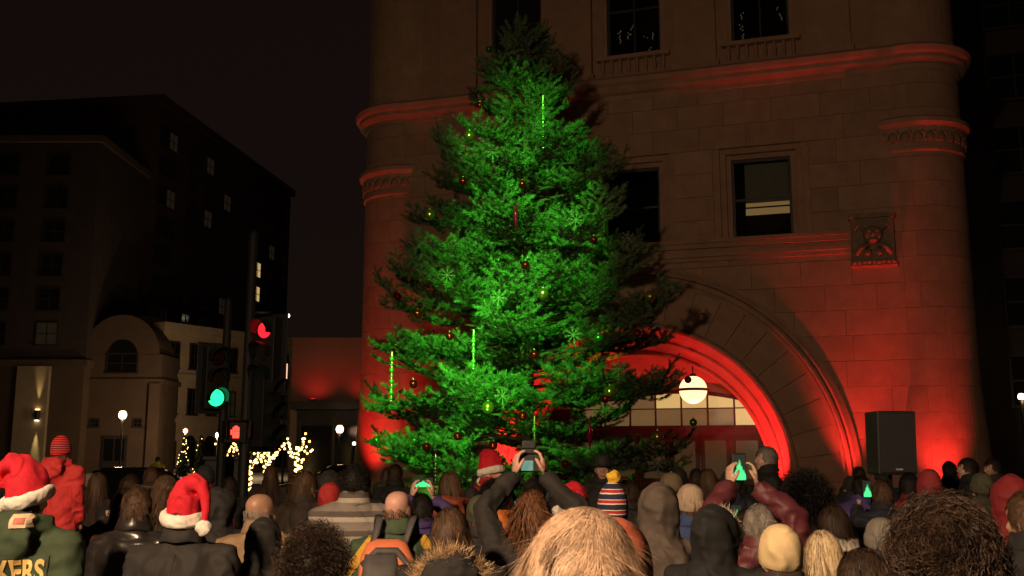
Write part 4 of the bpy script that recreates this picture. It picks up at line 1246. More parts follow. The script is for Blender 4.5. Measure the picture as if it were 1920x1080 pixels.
for k_ in range(3):
    a = 0.6 + k_*2.094
    g = MB(); g.tube([(0, 0, 1.02), (0.55*math.cos(a), 0.55*math.sin(a), 0.02)], 0.014, 8); g.tube([(0, 0, 0.5), (0.28*math.cos(a), 0.28*math.sin(a), 0.5)], 0.009, 6); g.build('leg', iron, ls)

# ================================================================== people
ZH = 1.595       # centre of the head; the crown is 12 cm above it
def rotz(p, a):
    c, s = math.cos(a), math.sin(a); return (p[0]*c - p[1]*s, p[0]*s + p[1]*c, p[2])
def head_mb(mb, yaw):
    h = MB()
    secs = [(-0.118, 0.018, 0.078, 0.045), (-0.108, 0.036, 0.090, 0.012), (-0.085, 0.050, 0.094, -0.035), (-0.05, 0.060, 0.093, -0.068), (-0.01, 0.067, 0.094, -0.088),
            (0.03, 0.072, 0.096, -0.099), (0.06, 0.072, 0.090, -0.100), (0.085, 0.064, 0.074, -0.088), (0.105, 0.048, 0.050, -0.064), (0.118, 0.022, 0.022, -0.034)]
    h.loft([(ZH+z, 0, (f+b)/2, rx, (f-b)/2) for z, rx, f, b in secs], 24, 2.2)
    h.tube([(0, 0.090, ZH+0.03), (0, 0.106, ZH-0.01), (0, 0.112, ZH-0.03)], [0.009, 0.012, 0.016], 8)
    h.ell((0, 0.094, ZH-0.066), (0.026, 0.010, 0.010), 10, 6)
    for s in (-1, 1):
        h.ell((s*0.030, 0.088, ZH+0.030), (0.026, 0.013, 0.009), 10, 6)
        h.ell((s*0.042, 0.075, ZH-0.03), (0.022, 0.018, 0.022), 10, 6)
        h.ell((s*0.074, -0.008, ZH-0.008), (0.011, 0.022, 0.034), 10, 8)
    for i, p in enumerate(h.v): h.v[i] = rotz(p, yaw)
    mb.merge(h)

# arm poses: shoulder, elbow, wrist (for the right side, x > 0) and how the hand is set
ARMS = {
    'down':   ((0.195, -0.005, 1.395), (0.245, -0.04, 1.12), (0.225, 0.07, 0.88)),
    'pocket': ((0.195, -0.005, 1.395), (0.285, -0.08, 1.13), (0.205, 0.09, 0.95)),
    'up':     ((0.190, 0.010, 1.410), (0.275, 0.235, 1.50), (0.085, 0.34, 1.675)),
    'high':   ((0.185, 0.010, 1.420), (0.255, 0.130, 1.64), (0.085, 0.27, 1.815)),
    'chest':  ((0.195, 0.0, 1.395), (0.265, 0.06, 1.13), (0.075, 0.30, 1.36)),
    'carry':  ((0.195, 0.0, 1.395), (0.255, 0.10, 1.13), (0.05, 0.30, 1.12)),
}
def mirror(p, s): return (p[0]*s, p[1], p[2])
def hand_mesh(kind):
    """right hand, wrist at the origin, fingers along +z, palm faces -x, thumb on the -y side"""
    mb = MB()
    mb.tube([(0, 0, -0.05), (0, 0, 0.0), (0, 0, 0.03), (0, 0, 0.085), (0, 0, 0.095)], [0.025, 0.026, 0.036, 0.041, 0.034], 12, flat=1.0)
    for i, p in enumerate(mb.v):
        mb.v[i] = (p[0]*(0.85 if p[2] < 0.0 else 0.42), p[1], p[2])
    curl = {'relaxed': (0.35, 0.45, 0.35), 'grip': (0.55, 0.75, 0.5), 'hold': (0.25, 0.55, 0.5)}[kind]
    for i, (yo, ln) in enumerate(((-0.030, 0.070), (-0.010, 0.079), (0.011, 0.074), (0.030, 0.058))):
        p = Vector((0, yo, 0.088)); a = 0; pts = [Vector((0, yo*0.9, 0.07)), p.copy()]
        for k_, c in enumerate(curl):
            a += c; p = p + Vector((-math.sin(a), 0.04*(i-1.5), math.cos(a)))*ln*(0.45, 0.32, 0.25)[k_]; pts.append(p.copy())
        mb.tube(pts, [0.0095, 0.0098, 0.0090, 0.0080, 0.0058], 8)
    mb.tube([(0, -0.030, 0.022), (-0.010, -0.050, 0.048), (-0.022, -0.056, 0.076), (-0.034, -0.050, 0.098)], [0.014, 0.0125, 0.0105, 0.007], 8)
    return mb
HAND = {}
def hand_verts(kind):
    if kind not in HAND:
        me = remesh(hand_mesh(kind), 0.0052, 2)
        P = get_co(me); F = [tuple(p.vertices) for p in me.polygons]
        HAND[kind] = (P, F)
    return HAND[kind]
def hand_matrix(w, fwd, palm):
    z = Vector(fwd).normalized(); x = -(Vector(palm) - z*Vector(palm).dot(z)).normalized(); y = z.cross(x)
    m = Matrix((x, y, z)).transposed().to_4x4(); m.translation = Vector(w); return m

BODY = {}
def body_mesh(pose, yaw):
    yaw = round(yaw/0.3)*0.3
    key = (pose, round(yaw, 2))
    if key in BODY: return BODY[key]
    mb = MB()
    mb.loft([(0.84, 0, 0, 0.150, 0.105), (0.95, 0, 0, 0.168, 0.115), (1.10, 0, 0, 0.142, 0.098), (1.25, 0, 0, 0.150, 0.100), (1.36, 0, 0, 0.150, 0.095), (1.43, 0, -0.005, 0.100, 0.072), (1.50, 0, -0.005, 0.062, 0.062)], 20, 2.3)
    mb.tube([(0, -0.012, 1.44), (0, -0.006, 1.50), (0, 0.004, 1.545)], [0.066, 0.057, 0.056], 14)
    head_mb(mb, yaw)
    for s in (-1, 1):
        mb.tube([(s*0.088, 0, 0.93), (s*0.095, 0.01, 0.72), (s*0.10, 0.015, 0.50), (s*0.103, -0.01, 0.32), (s*0.105, -0.012, 0.08)], [0.092, 0.078, 0.056, 0.052, 0.038], 12)
        mb.tube([(s*0.105, -0.05, 0.045), (s*0.11, 0.05, 0.042), (s*0.118, 0.16, 0.030)], [0.040, 0.042, 0.030], 10)
        sh, el, wr = [mirror(p, s) for p in ARMS[pose]]
        mid = [(a+b)/2 for a, b in zip(sh, el)]; m2 = [el[i]*0.6 + wr[i]*0.4 for i in range(3)]
        sh = (sh[0]*0.93, sh[1], sh[2]-0.02)
        mb.tube([sh, mid, el, m2, wr], [0.048, 0.043, 0.036, 0.034, 0.025], 12)
    me = remesh(mb, 0.0135, 2)
    P = [tuple(p) for p in get_co(me)]; F = [tuple(p.vertices) for p in me.polygons]
    out = MB(); out.v = P; out.f = F; out.mi = [0]*len(F)
    for s in (-1, 1):
        sh, el, wr = [mirror(p, s) for p in ARMS[pose]]
        if pose in ('up', 'high'): fwd, palm, kd = (-s*0.10, 0.12, 1.0), (-s*1.0, 0.25, 0), 'hold'
        elif pose == 'chest': fwd, palm, kd = (-s*0.25, 0.30, 0.9), (-s*1.0, 0.3, 0), 'hold'
        elif pose == 'carry': fwd, palm, kd = (-s*0.9, 0.4, 0.1), (0, -0.6, 0.8), 'grip'
        else: fwd, palm, kd = (-s*0.05, 0.35, -1.0), (-s*1.0, 0, 0), 'relaxed'
        HP, HF = hand_verts(kd)
        Q = HP.copy()
        if s < 0: Q[:, 0] *= -1
        z = Vector(fwd).normalized(); pl = Vector(palm); pl = (pl - z*pl.dot(z)).normalized()
        xr = -pl if s > 0 else pl
        y = z.cross(xr)
        if y.y < 0 and pose in ('up', 'high', 'chest'): y = -y
        if pose in ('down', 'pocket') and y.y > 0: y = -y
        R = np.array([[xr.x, y.x, z.x], [xr.y, y.y, z.y], [xr.z, y.z, z.z]])
        Q = Q @ R.T + np.array(wr)
        flip = np.linalg.det(R)*(1 if s > 0 else -1) < 0
        out.add([tuple(q) for q in Q], [f[::-1] for f in HF] if flip else HF)
    me2 = out.mesh('body', True)
    BODY[key] = me2
    return me2

def wrinkle(me, seed, amp=0.007, quilt=None):
    P = get_co(me); N_ = get_no(me)
    d = noise_disp(P, amp, 26, seed, 12, (1, 1, 0.75)) + noise_disp(P, amp*0.5, 60, seed+1, 10)
    ridge = np.abs(noise_disp(P, 1.0, 17, seed+2, 7, (1.1, 1.1, 0.55)))
    d -= amp*1.4*np.exp(-(ridge/0.15)**2)
    d += np.where((P[:, 2] > 1.40) & (P[:, 2] < 1.58), 0.0035*np.sin(P[:, 2]*105 + noise_disp(P, 2.2, 14, seed+8)), 0)
    if quilt:
        d += 0.016*np.abs(np.sin(P[:, 2]*math.pi/quilt + noise_disp(P, 0.3, 8, seed+3))) ** 0.5
    d = np.clip(d, -0.011, 0.03)
    set_co(me, P + N_*d[:, None])
    me.polygons.foreach_set('use_smooth', [True]*len(me.polygons))
    return me

COAT = {}
def coat_mesh(kind, pose, yaw=0.0, seed=0):
    key = (kind, pose, round(yaw, 2), seed)
    if key in COAT: return COAT[key]
    mb = MB()
    long_ = 'long' in kind
    hem = 0.52 if long_ else 0.78
    k = 1.08 if 'puffer' in kind or 'parka' in kind else 1.0
    secs = [(hem, 0, 0, 0.215*k, 0.165*k), (0.92, 0, 0, 0.212*k, 0.160*k), (1.10, 0, 0, 0.205*k, 0.150*k), (1.25, 0, -0.003, 0.214*k, 0.152*k), (1.345, 0, -0.008, 0.212*k, 0.142*k), (1.40, 0, -0.012, 0.175*k, 0.120*k), (1.44, 0, -0.012, 0.135, 0.10), (1.48, 0, -0.012, 0.10, 0.090)]
    mb.loft(secs, 26, 2.4)
    col_top = 1.525 if 'scarf' not in kind else 1.56
    mb.tube([(0, -0.012, 1.44), (0, -0.012, 1.49), (0, -0.010, col_top)], [0.098, 0.086, 0.080], 18)
    for s in (-1, 1):
        sh, el, wr = [mirror(p, s) for p in ARMS[pose]]
        mid = [(a+b)/2 for a, b in zip(sh, el)]; m2 = [(a+b)/2 for a, b in zip(el, wr)]
        end = [el[i] + (wr[i]-el[i])*0.97 for i in range(3)]
        inn = (sh[0]*0.62, sh[1]-0.01, sh[2]+0.005)
        mb.tube([inn, sh, mid, el, m2, end], [0.075*k, 0.082*k, 0.074*k, 0.067*k, 0.058*k, 0.047*k], 14)
    if 'hood' in kind and 'up' not in kind:
        arc = [(0.130*math.sin(a), -0.035 - 0.125*math.cos(a), 1.500 - 0.005*math.cos(a)) for a in np.linspace(-1.9, 1.9, 11)]
        mb.tube(arc, [0.030, 0.040, 0.046, 0.05, 0.054, 0.056, 0.054, 0.05, 0.046, 0.040, 0.030], 12)
        mb.ell((0, -0.185, 1.425), (0.150, 0.060, 0.115), 16, 10); mb.ell((0, -0.165, 1.36), (0.11, 0.055, 0.10), 16, 10)
    if 'up' in kind:
        hs = [(1.36, 0.190, 0.10, -0.150), (1.41, 0.150, 0.10, -0.150), (1.46, 0.112, 0.088, -0.138), (1.50, 0.098, 0.088, -0.128), (1.56, 0.106, 0.105, -0.138), (1.62, 0.114, 0.115, -0.150), (1.67, 0.104, 0.115, -0.150), (1.71, 0.082, 0.100, -0.130), (1.74, 0.050, 0.060, -0.100), (1.757, 0.018, 0.0, -0.06)]
        h = MB(); h.loft([(z, 0, (f+b)/2, rx, (f-b)/2) for z, rx, f, b in hs], 24, 2.1)
        for i, p in enumerate(h.v):
            if p[2] > 1.48: h.v[i] = rotz(p, yaw)
        mb.merge(h)
    me = remesh(mb, 0.0150, 2)
    wrinkle(me, sum(ord(c) for c in kind) + seed*17, 0.0055 if 'puffer' in kind else 0.0105, 0.085 if 'puffer' in kind else None)
    if 'up' in kind:
        bm = bmesh.new(); bm.from_mesh(me)
        kill = []
        for v in bm.verts:
            q = rotz(v.co, -yaw)
            if q[1] > 0.055 and ((q[0]/0.078)**2 + ((q[2]-1.59)/0.115)**2) < 1: kill.append(v)
        bmesh.ops.delete(bm, geom=kill, context='VERTS'); bm.to_mesh(me); bm.free()
    me.name = 'coat'
    COAT[key] = me
    return me

def once(fn):
    cache = {}
    def g(*a):
        if a not in cache: cache[a] = fn(*a)
        return cache[a]
    return g
@once
def trousers_mesh():
    mb = MB()
    mb.loft([(0.80, 0, 0, 0.165, 0.12), (0.90, 0, 0, 0.178, 0.125), (1.02, 0, 0, 0.172, 0.12)], 18, 2.3)
    for s in (-1, 1):
        mb.tube([(s*0.088, 0, 0.90), (s*0.098, 0.01, 0.70), (s*0.102, 0.012, 0.48), (s*0.105, -0.01, 0.28), (s*0.108, -0.012, 0.085)], [0.104, 0.094, 0.075, 0.070, 0.066], 14)
    return wrinkle(remesh(mb, 0.018, 2), 5, 0.005)
@once
def collar_mesh():
    mb = MB(); rs = []; n = 30
    for (z, k) in ((1.468, 1.30), (1.476, 1.36), (1.51, 1.20), (1.545, 1.08), (1.552, 1.02), (1.545, 0.96), (1.50, 1.05)):
        rs.append([(0.083*k*math.cos(2*math.pi*j/n), -0.012 + 0.083*k*math.sin(2*math.pi*j/n), z - 0.012*math.sin(2*math.pi*j/n) + 0.004*math.sin(5*2*math.pi*j/n)) for j in range(n)])
    mb.rings(rs, cap=False); return mb.mesh('collar', True)
@once
def shoe_mesh():
    mb = MB()
    mb.loft([(0.0, 0, 0.05, 0.050, 0.140), (0.03, 0, 0.05, 0.052, 0.142), (0.06, 0, 0.045, 0.046, 0.128), (0.085, 0, 0.0, 0.042, 0.075), (0.12, 0, -0.015, 0.044, 0.055)], 16, 2.4)
    return remesh(mb, 0.012, 1)

# ---- hair as real strands ------------------------------------------------
SC = np.array([0, -0.004, ZH+0.015]); SR = np.array([0.083, 0.107, 0.112])
def scalp_points(n, r, face=0.045, low=-0.075, top_only=None, bald=None):
    out = []
    while sum(len(o) for o in out) < n:
        d = r.normal(size=(n*3, 3)); d /= np.linalg.norm(d, axis=1)[:, None]
        z = d[:, 2]*SR[2] + 0.015
        y = d[:, 1]*SR[1]
        ok = (z > low) & ~((y > face) & (z < 0.062)) & ~((y > -0.02) & (z < -0.005) & (y <= face+0.01))
        if bald is not None: ok &= (z < bald)
        out.append(d[ok])
    return np.concatenate(out)[:n]
def ribbons(P, width, up):
    """P (n,k,3) strands -> flat ribbons that face along up (n,k,3)"""
    n, k, _ = P.shape
    T = np.gradient(P, axis=1); T /= np.linalg.norm(T, axis=2)[:, :, None] + 1e-9
    S = np.cross(T, up); S /= np.linalg.norm(S, axis=2)[:, :, None] + 1e-9
    w = (width*np.linspace(1, 0.25, k))[None, :, None]
    V = np.stack([P - S*w/2, P + S*w/2], axis=2).reshape(-1, 3)
    i = np.arange(n)[:, None]*(2*k) + np.arange(k-1)[None, :]*2
    F = np.stack([i, i+1, i+3, i+2], axis=2).reshape(-1, 4)
    sh = 0.5*np.random.default_rng(n).random(n) + 0.25 + noise_disp(P[:, 0], 0.22, 85, n, 8)
    return V, F, np.repeat(np.clip(sh, 0, 1), 2*k)
def grow(n, seed, length, steps, out, down, back, noise, lift, face=0.045, low=-0.075, bald=None, swirl=0.0, grav=0.0, clump=0.0, push=True):
    r = np.random.default_rng(seed)
    D = scalp_points(n, r, face, low, bald=bald)
    P = [SC + D*SR*1.01]
    L = length*(0.7 + 0.5*r.random(n))
    st = (L/(steps-1))[:, None]
    rnd = r.normal(size=(n, 3))*noise*np.where(r.random(n) < 0.07, 3.2, 1.0)[:, None]
    if clump:
        rnd += np.stack([noise_disp(P[0], clump, 70, seed+i, 8) for i in range(3)], 1)
    for i in range(steps-1):
        p = P[-1]
        o = (p - SC)/SR**2; o /= np.linalg.norm(o, axis=1)[:, None]
        t = np.zeros_like(p); t[:, 2] = -1
        d = o*out + t*(down + grav*i) + np.array([0, -1.0, 0])*back + rnd + r.normal(size=(n, 3))*noise*0.4
        if swirl: d += np.cross(o, [0, 0, 1.0])*swirl
        d /= np.linalg.norm(d, axis=1)[:, None] + 1e-9
        q = p + d*st
        if push:
            e = (q - SC)/SR; l = np.linalg.norm(e, axis=1)
            lim = 1.02 + lift*np.clip(0.35 + 0.5*((np.arange(n)*7919) % 100)/100.0 + noise_disp(P[0], 0.45, 38, seed+5, 8), 0, 1.5)
            inside = (l < lim) & (q[:, 2] > ZH-0.06)
            q = np.where(inside[:, None], SC + e/l[:, None]*lim[:, None]*SR, q)
        P.append(q)
    P = np.stack(P, 1)
    O = P - SC; O /= np.linalg.norm(O, axis=2)[:, :, None]
    return P, O
def cap_geom(face=0.045, low=-0.07, grow_=1.02, bald=None):
    vs = []; idx = {}; F = []; nn, mm = 36, 24
    for i in range(mm+1):
        ph = -math.pi/2 + math.pi*i/mm
        for j in range(nn):
            t = 2*math.pi*j/nn
            vs.append(SC + np.array([math.cos(ph)*math.cos(t), math.cos(ph)*math.sin(t), math.sin(ph)])*SR*grow_)
    for i in range(mm):
        for j in range(nn):
            q = [i*nn+j, i*nn+(j+1) % nn, (i+1)*nn+(j+1) % nn, (i+1)*nn+j]
            c = np.mean([vs[a] for a in q], 0) - np.array([0, 0, ZH])
            if c[2] < low or (c[1] > face and c[2] < 0.062) or (c[1] > -0.02 and c[2] < 0.0): continue
            if bald is not None and c[2] > bald: continue
            F.append(q)
    return np.array(vs), np.array(F), np.full(len(vs), 0.22)
def join_vf(parts):
    V = []; F = []; S = []; o = 0
    for v, f, s in parts: V.append(v); F.append(f + o); S.append(s); o += len(v)
    return np.concatenate(V), np.concatenate(F), np.concatenate(S)
@once
def hair_mesh(kind, seed=1):
    if kind == 'short':
        P, O = grow(2400, seed, 0.040, 4, 0.10, 0.8, 0.15, 0.16, 0.05, low=-0.065, clump=0.40); g = [ribbons(P, 0.0042, O), cap_geom(low=-0.06)]
    elif kind == 'crop':
        P, O = grow(2600, seed, 0.018, 3, 0.9, 0.4, 0.1, 0.4, 0.02, clump=0.3); g = [ribbons(P, 0.0036, O), cap_geom()]
    elif kind == 'nape':        # what shows below a hat
        P, O = grow(1300, seed, 0.030, 5, 0.02, 0.9, 0.1, 0.12, 0.015, low=-0.068, bald=-0.008, clump=0.3); g = [ribbons(P, 0.0040, O), cap_geom(low=-0.06, bald=-0.01, grow_=1.005)]
    elif kind == 'fringe':      # bald on top, hair round the back
        P, O = grow(520, seed, 0.020, 4, 0.05, 0.9, 0.1, 0.15, 0.012, low=-0.055, bald=0.022, clump=0.3); g = [ribbons(P, 0.0028, O)]
    elif kind == 'bob':
        P, O = grow(2400, seed, 0.16, 7, 0.03, 1.0, 0.06, 0.10, 0.13, face=0.05, clump=0.30); g = [ribbons(P, 0.0055, O), cap_geom(face=0.05)]
    elif kind == 'long':
        P, O = grow(2600, seed, 0.30, 9, 0.0, 1.1, 0.06, 0.06, 0.12, face=0.05, clump=0.24)
        t = np.linspace(0, 1, P.shape[1])[None, :]; ph = noise_disp(P[:, 0], 3.0, 40, seed+9, 6)
        P = P + O*(0.010*np.sin(t*9 + ph[:, None])*t)[:, :, None]; g = [ribbons(P, 0.006, O), cap_geom(face=0.05)]
    elif kind == 'wavy':
        P, O = grow(2400, seed, 0.19, 10, 0.05, 0.95, 0.08, 0.10, 0.16, face=0.05, clump=0.35)
        r = np.random.default_rng(seed+3); ph = noise_disp(P[:, 0], 3.0, 30, seed+9, 6)
        t = np.linspace(0, 1, P.shape[1])[None, :]
        P = P + O*(0.014*np.sin(t*13 + ph[:, None])*t)[:, :, None]
        g = [ribbons(P, 0.0058, O), cap_geom(face=0.05)]
    elif kind == 'combed':      # fine straight fair hair, close up
        P, O = grow(14000, seed, 0.066, 7, 0.0, 0.9, 0.04, 0.085, 0.06, face=0.055, low=-0.08, clump=0.50, swirl=0.14)
        g = [ribbons(P, 0.0013, O), cap_geom(grow_=1.01)]
    elif kind in ('afro', 'curls', 'bigafro'):
        n, Ls, lo, cr = {'afro': (4200, 0.085, -0.10, 0.0065), 'curls': (3000, 0.058, -0.085, 0.0155), 'bigafro': (2600, 0.15, -0.09, 0.012)}[kind]
        r = np.random.default_rng(seed)
        D = scalp_points(n, r, 0.045, lo)
        k = 12; t = np.linspace(0, 1, k)
        L = Ls*(0.45 + 0.6*r.random(n))
        ax_ = D*1.0 + r.normal(size=(n, 3))*0.33; ax_[:, 2] += 0.12 if kind != 'curls' else -0.15
        ax_ /= np.linalg.norm(ax_, axis=1)[:, None]
        A1 = np.cross(ax_, r.normal(size=(n, 3))); A1 /= np.linalg.norm(A1, axis=1)[:, None]; A2 = np.cross(ax_, A1)
        turns = (2.2 + 1.4*r.random(n))*(1.0 if kind != 'curls' else 0.75)
        ph = turns[:, None]*t[None, :]*6.283 + r.random(n)[:, None]*6.28
        rr = (cr*(0.6 + 0.8*r.random(n)))[:, None]*np.minimum(1, t*4)[None, :]
        P = (SC + D*SR)[:, None, :] + ax_[:, None, :]*(L[:, None]*t[None, :])[:, :, None] + A1[:, None, :]*(rr*np.cos(ph))[:, :, None] + A2[:, None, :]*(rr*np.sin(ph))[:, :, None]
        O = np.repeat(ax_[:, None, :], k, 1)*0.3 + (A1[:, None, :]*np.cos(ph)[:, :, None] + A2[:, None, :]*np.sin(ph)[:, :, None])
        core = {'afro': 1.28, 'curls': 1.08, 'bigafro': 1.5}[kind]
        g = [ribbons(P, 0.0034 if kind != 'bigafro' else 0.008, O), cap_geom(low=lo+0.02, grow_=core)]
    V, F, S = join_vf(g)
    me = numpy_mesh('hair', V, F, S)
    return me
def fur_strip(path, seed, n, length, width, out_fn, name='fur_trim'):
    """tufts of fur that stand off a path"""
    r = np.random.default_rng(seed); path = np.array(path)
    s = r.random(n)*(len(path)-1); i = s.astype(int); f = (s - i)[:, None]
    p = path[i]*(1-f) + path[np.minimum(i+1, len(path)-1)]*f
    o = out_fn(p) + r.normal(size=(n, 3))*0.45; o /= np.linalg.norm(o, axis=1)[:, None]
    L = length*(0.5 + 0.7*r.random(n))
    t = np.linspace(0, 1, 4)
    bend = r.normal(size=(n, 3))*0.35
    p = p + r.normal(size=(n, 3))*width
    P = p[:, None, :] + (o[:, None, :]*t[None, :, None] + bend[:, None, :]*(t**2)[None, :, None])*L[:, None, None]
    O = np.cross(P - p[:, None, :] + 1e-6, r.normal(size=(n, 1, 3)))
    V, F, S = ribbons(P, 0.0034, O)
    return numpy_mesh(name, V, F, S)

# ---- hats ----------------------------------------------------------------
def hat_rings(prof, tilt, yoff, n=64, ribs=0, amp=0.0, seed=0):
    """prof: (z, scale of the head ellipse) from the rim up; returns rings"""
    rs = []
    for q, (z, k) in enumerate(prof):
        ring = []
        for j in range(n):
            t = 2*math.pi*j/n
            kk = k*(1 + amp*math.sin(ribs*t) if ribs else 1) + 0.0022*math.sin(3*t + seed + q*0.7)
            x, y, zz = 0.079*kk*math.cos(t), 0.102*kk*math.sin(t) - 0.004, z
            c, s = math.cos(tilt), math.sin(tilt)
            ring.append((x, y*c - (zz-0.05)*s + yoff, ZH + 0.05 + y*s + (zz-0.05)*c))
        rs.append(ring)
    return rs
@once
def beanie_mesh(kind='fold'):
    mb = MB()
    if kind == 'fold':
        prof = [(-0.010, 1.00), (-0.018, 1.10), (-0.005, 1.16), (0.025, 1.17), (0.045, 1.15), (0.048, 1.09), (0.06, 1.08), (0.085, 1.02), (0.108, 0.88), (0.127, 0.66), (0.138, 0.40), (0.142, 0.12)]
        mb.rings(hat_rings(prof, rad(9), 0.0, 88, 22, 0.016))
    elif kind == 'smooth':
        prof = [(-0.020, 1.04), (-0.016, 1.10), (0.01, 1.13), (0.04, 1.13), (0.07, 1.09), (0.095, 1.0), (0.118, 0.84), (0.134, 0.62), (0.145, 0.36), (0.149, 0.1)]
        mb.rings(hat_rings(prof, rad(9), 0.0, 64))
    elif kind == 'tall':
        prof = [(-0.020, 1.02), (-0.02, 1.10), (0.0, 1.14), (0.03, 1.14), (0.06, 1.12), (0.09, 1.06), (0.125, 0.92), (0.155, 0.68), (0.175, 0.40), (0.182, 0.1)]
        mb.rings(hat_rings(prof, rad(9), -0.01, 64, 32, 0.006))
    return mb.mesh('hat', True)
@once
def cap_mesh():
    mb = MB()
    prof = [(0.012, 1.05), (0.012, 1.09), (0.04, 1.10), (0.07, 1.05), (0.10, 0.90), (0.122, 0.66), (0.133, 0.36), (0.136, 0.08)]
    mb.rings(hat_rings(prof, rad(4), 0.0, 40))
    pk = []
    for i in range(13):
        t = math.pi*(0.12 + 0.76*i/12); pk.append((0.079*1.05*math.cos(t), 0.102*1.05*math.sin(t), ZH+0.02))
    o_ = [(p[0]*1.05, p[1] + 0.075*math.sin(math.pi*(0.12 + 0.76*i/12)), ZH+0.008) for i, p in enumerate(pk)]
    vs = pk + o_ + [(p[0], p[1], p[2]+0.006) for p in pk] + [(p[0], p[1], p[2]+0.006) for p in o_]
    fs = []
    for i in range(12): fs += [(i, i+1, 14+i, 13+i), (26+i, 39+i, 40+i, 27+i), (13+i, 14+i, 40+i, 39+i)]
    mb.add(vs, fs)
    mb.ell((0, 0, ZH+0.138), (0.010, 0.010, 0.006), 8, 6)
    return mb.mesh('hat', True)
@once
def brim_hat_mesh():
    mb = MB()
    prof = [(0.02, 1.04), (0.018, 1.10), (0.05, 1.09), (0.09, 1.02), (0.12, 0.94), (0.132, 0.70), (0.125, 0.2)]
    mb.rings(hat_rings(prof, rad(3), 0.0, 40))
    rs = []
    for k, z in ((1.05, 0.022), (1.35, 0.020), (1.62, 0.030), (1.63, 0.037), (1.35, 0.029), (1.05, 0.032)):
        rs.append([(0.079*k*math.cos(2*math.pi*j/40), 0.102*k*math.sin(2*math.pi*j/40), ZH+z) for j in range(40)])
    mb.rings(rs, cap=False)
    return mb.mesh('hat', True)
def santa_hat(parent, side, droop, tilt, yaw, seed, fall=0.0):
    """plush hat that flops to one side, with a fur brim and a bobble (side: -1 left, 1 right as seen from behind)"""
    red = M('santa_plush', (0.52, 0.006, 0.020), 0.85, 0.25, 30, 0.7, 160)
    white = M('white_plush', (0.72, 0.66, 0.58), 0.95, 0.10, 60, 0.8, 180)
    o = empty('santa_hat', (0, 0, 0), yaw, parent=parent)
    c, s = math.cos(tilt), math.sin(tilt)
    def T(p):      # sideways tilt about the head centre
        x, z = p[0], p[2]-(ZH+0.05)
        return (x*c - z*s, p[1], ZH + 0.05 + x*s + z*c)
    mb = MB(); rs = []; n = 40
    path = [((0, -0.004, 0.01), 1.10), ((0.0, -0.006, 0.065), 1.14), ((0.004*side, -0.012, 0.110), 1.05), ((0.020*side, -0.022, 0.145), 0.86), ((0.052*side, -0.038, 0.165), 0.66),
            ((0.090*side, -0.055, 0.150), 0.50), ((0.118*side, -0.070, 0.110 - droop*0.3), 0.38), ((0.130*side, -0.082, 0.060 - droop*0.6), 0.27), ((0.132*side, -0.090, 0.020 - droop), 0.16)]
    for q, (p, k) in enumerate(path):
        a = path[max(q-1, 0)][0]; b = path[min(q+1, len(path)-1)][0]
        t = (Vector(b) - Vector(a)).normalized()
        x = Vector((0, 1, 0)).cross(t).normalized() if abs(t.y) < 0.9 else Vector((1, 0, 0)); y = t.cross(x)
        if q < 3: x, y = Vector((1, 0, 0)), Vector((0, 1, 0))
        rs.append([T(Vector(p) + Vector((0, 0, ZH)) + x*0.079*k*math.cos(2*math.pi*j/n) + y*0.102*k*math.sin(2*math.pi*j/n)) for j in range(n)])
    mb.rings(rs)
    me = remesh(mb, 0.007, 2); P = get_co(me); N_ = get_no(me)
    d = noise_disp(P, 0.006, 45, seed, 9, (1, 1, 0.5)); rg = np.abs(noise_disp(P, 1, 32, seed+5, 6, (1.2, 1.2, 0.5)))
    d -= 0.008*np.exp(-(rg/0.2)**2)
    set_co(me, P + N_*d[:, None]); me.name = 'plush'
    link('plush', me, red, o)
    br = MB()
    ring = [T((0.086*math.cos(2*math.pi*j/28), 0.110*math.sin(2*math.pi*j/28) - 0.006, ZH + 0.000 + 0.022*math.sin(2*math.pi*j/28))) for j in range(28)]
    br.tube(ring, 0.024, 12, close=True, flat=1.45)
    me = remesh(br, 0.006, 1); P = get_co(me); N_ = get_no(me); set_co(me, P + N_*(noise_disp(P, 0.0028, 120, seed+1, 10))[:, None])
    link('brim', me, white, o)
    pm = MB(); pc = T((0.134*side, -0.094, ZH - 0.012 - droop)); pm.ell(pc, (0.040, 0.040, 0.040), 18, 12)
    me = remesh(pm, 0.005, 1); P = get_co(me); N_ = get_no(me); set_co(me, P + N_*(noise_disp(P, 0.004, 130, seed+2, 10))[:, None])
    link('bobble', me, white, o)
    return o

# ---- a person ------------------------------------------------------------
SKIN = {'fair': (0.50, 0.30, 0.22), 'tan': (0.36, 0.20, 0.13), 'brown': (0.14, 0.07, 0.045), 'dark': (0.07, 0.036, 0.024), 'pink': (0.54, 0.30, 0.23)}
def skin_mat(k): return M('skin_' + k, SKIN[k], 0.48, 0.12, 18, 0.25, 140, bdist=0.001)
HAIRC = {'black': (0.012, 0.009, 0.008), 'dark': (0.030, 0.018, 0.012), 'brown': (0.075, 0.042, 0.024), 'dkbrown': (0.034, 0.020, 0.013), 'auburn': (0.13, 0.055, 0.025), 'blond': (0.33, 0.215, 0.14), 'pale': (0.48, 0.36, 0.22), 'grey': (0.22, 0.19, 0.165)}
def hair_mat(k): return M('hair_' + k, HAIRC[k], 0.6, 0.25, 55, spec=0.22, strand=True)
def cloth(name, col, **kw):
    a = dict(rough=0.82, var=0.16, scale=9, bump=0.45, bscale=160, bdist=0.003, folds=1.0); a.update(kw)
    return M(name, col, **a)
trouser_m = cloth('dark_denim', (0.022, 0.024, 0.032)); shoe_m = cloth('black_shoe', (0.015, 0.014, 0.013), rough=0.5)
eye_m = M('eye_white', (0.7, 0.68, 0.64), 0.2); iris_m = M('iris', (0.02, 0.014, 0.01), 0.1); brow_m = hair_mat('dark')
PEOPLE = []
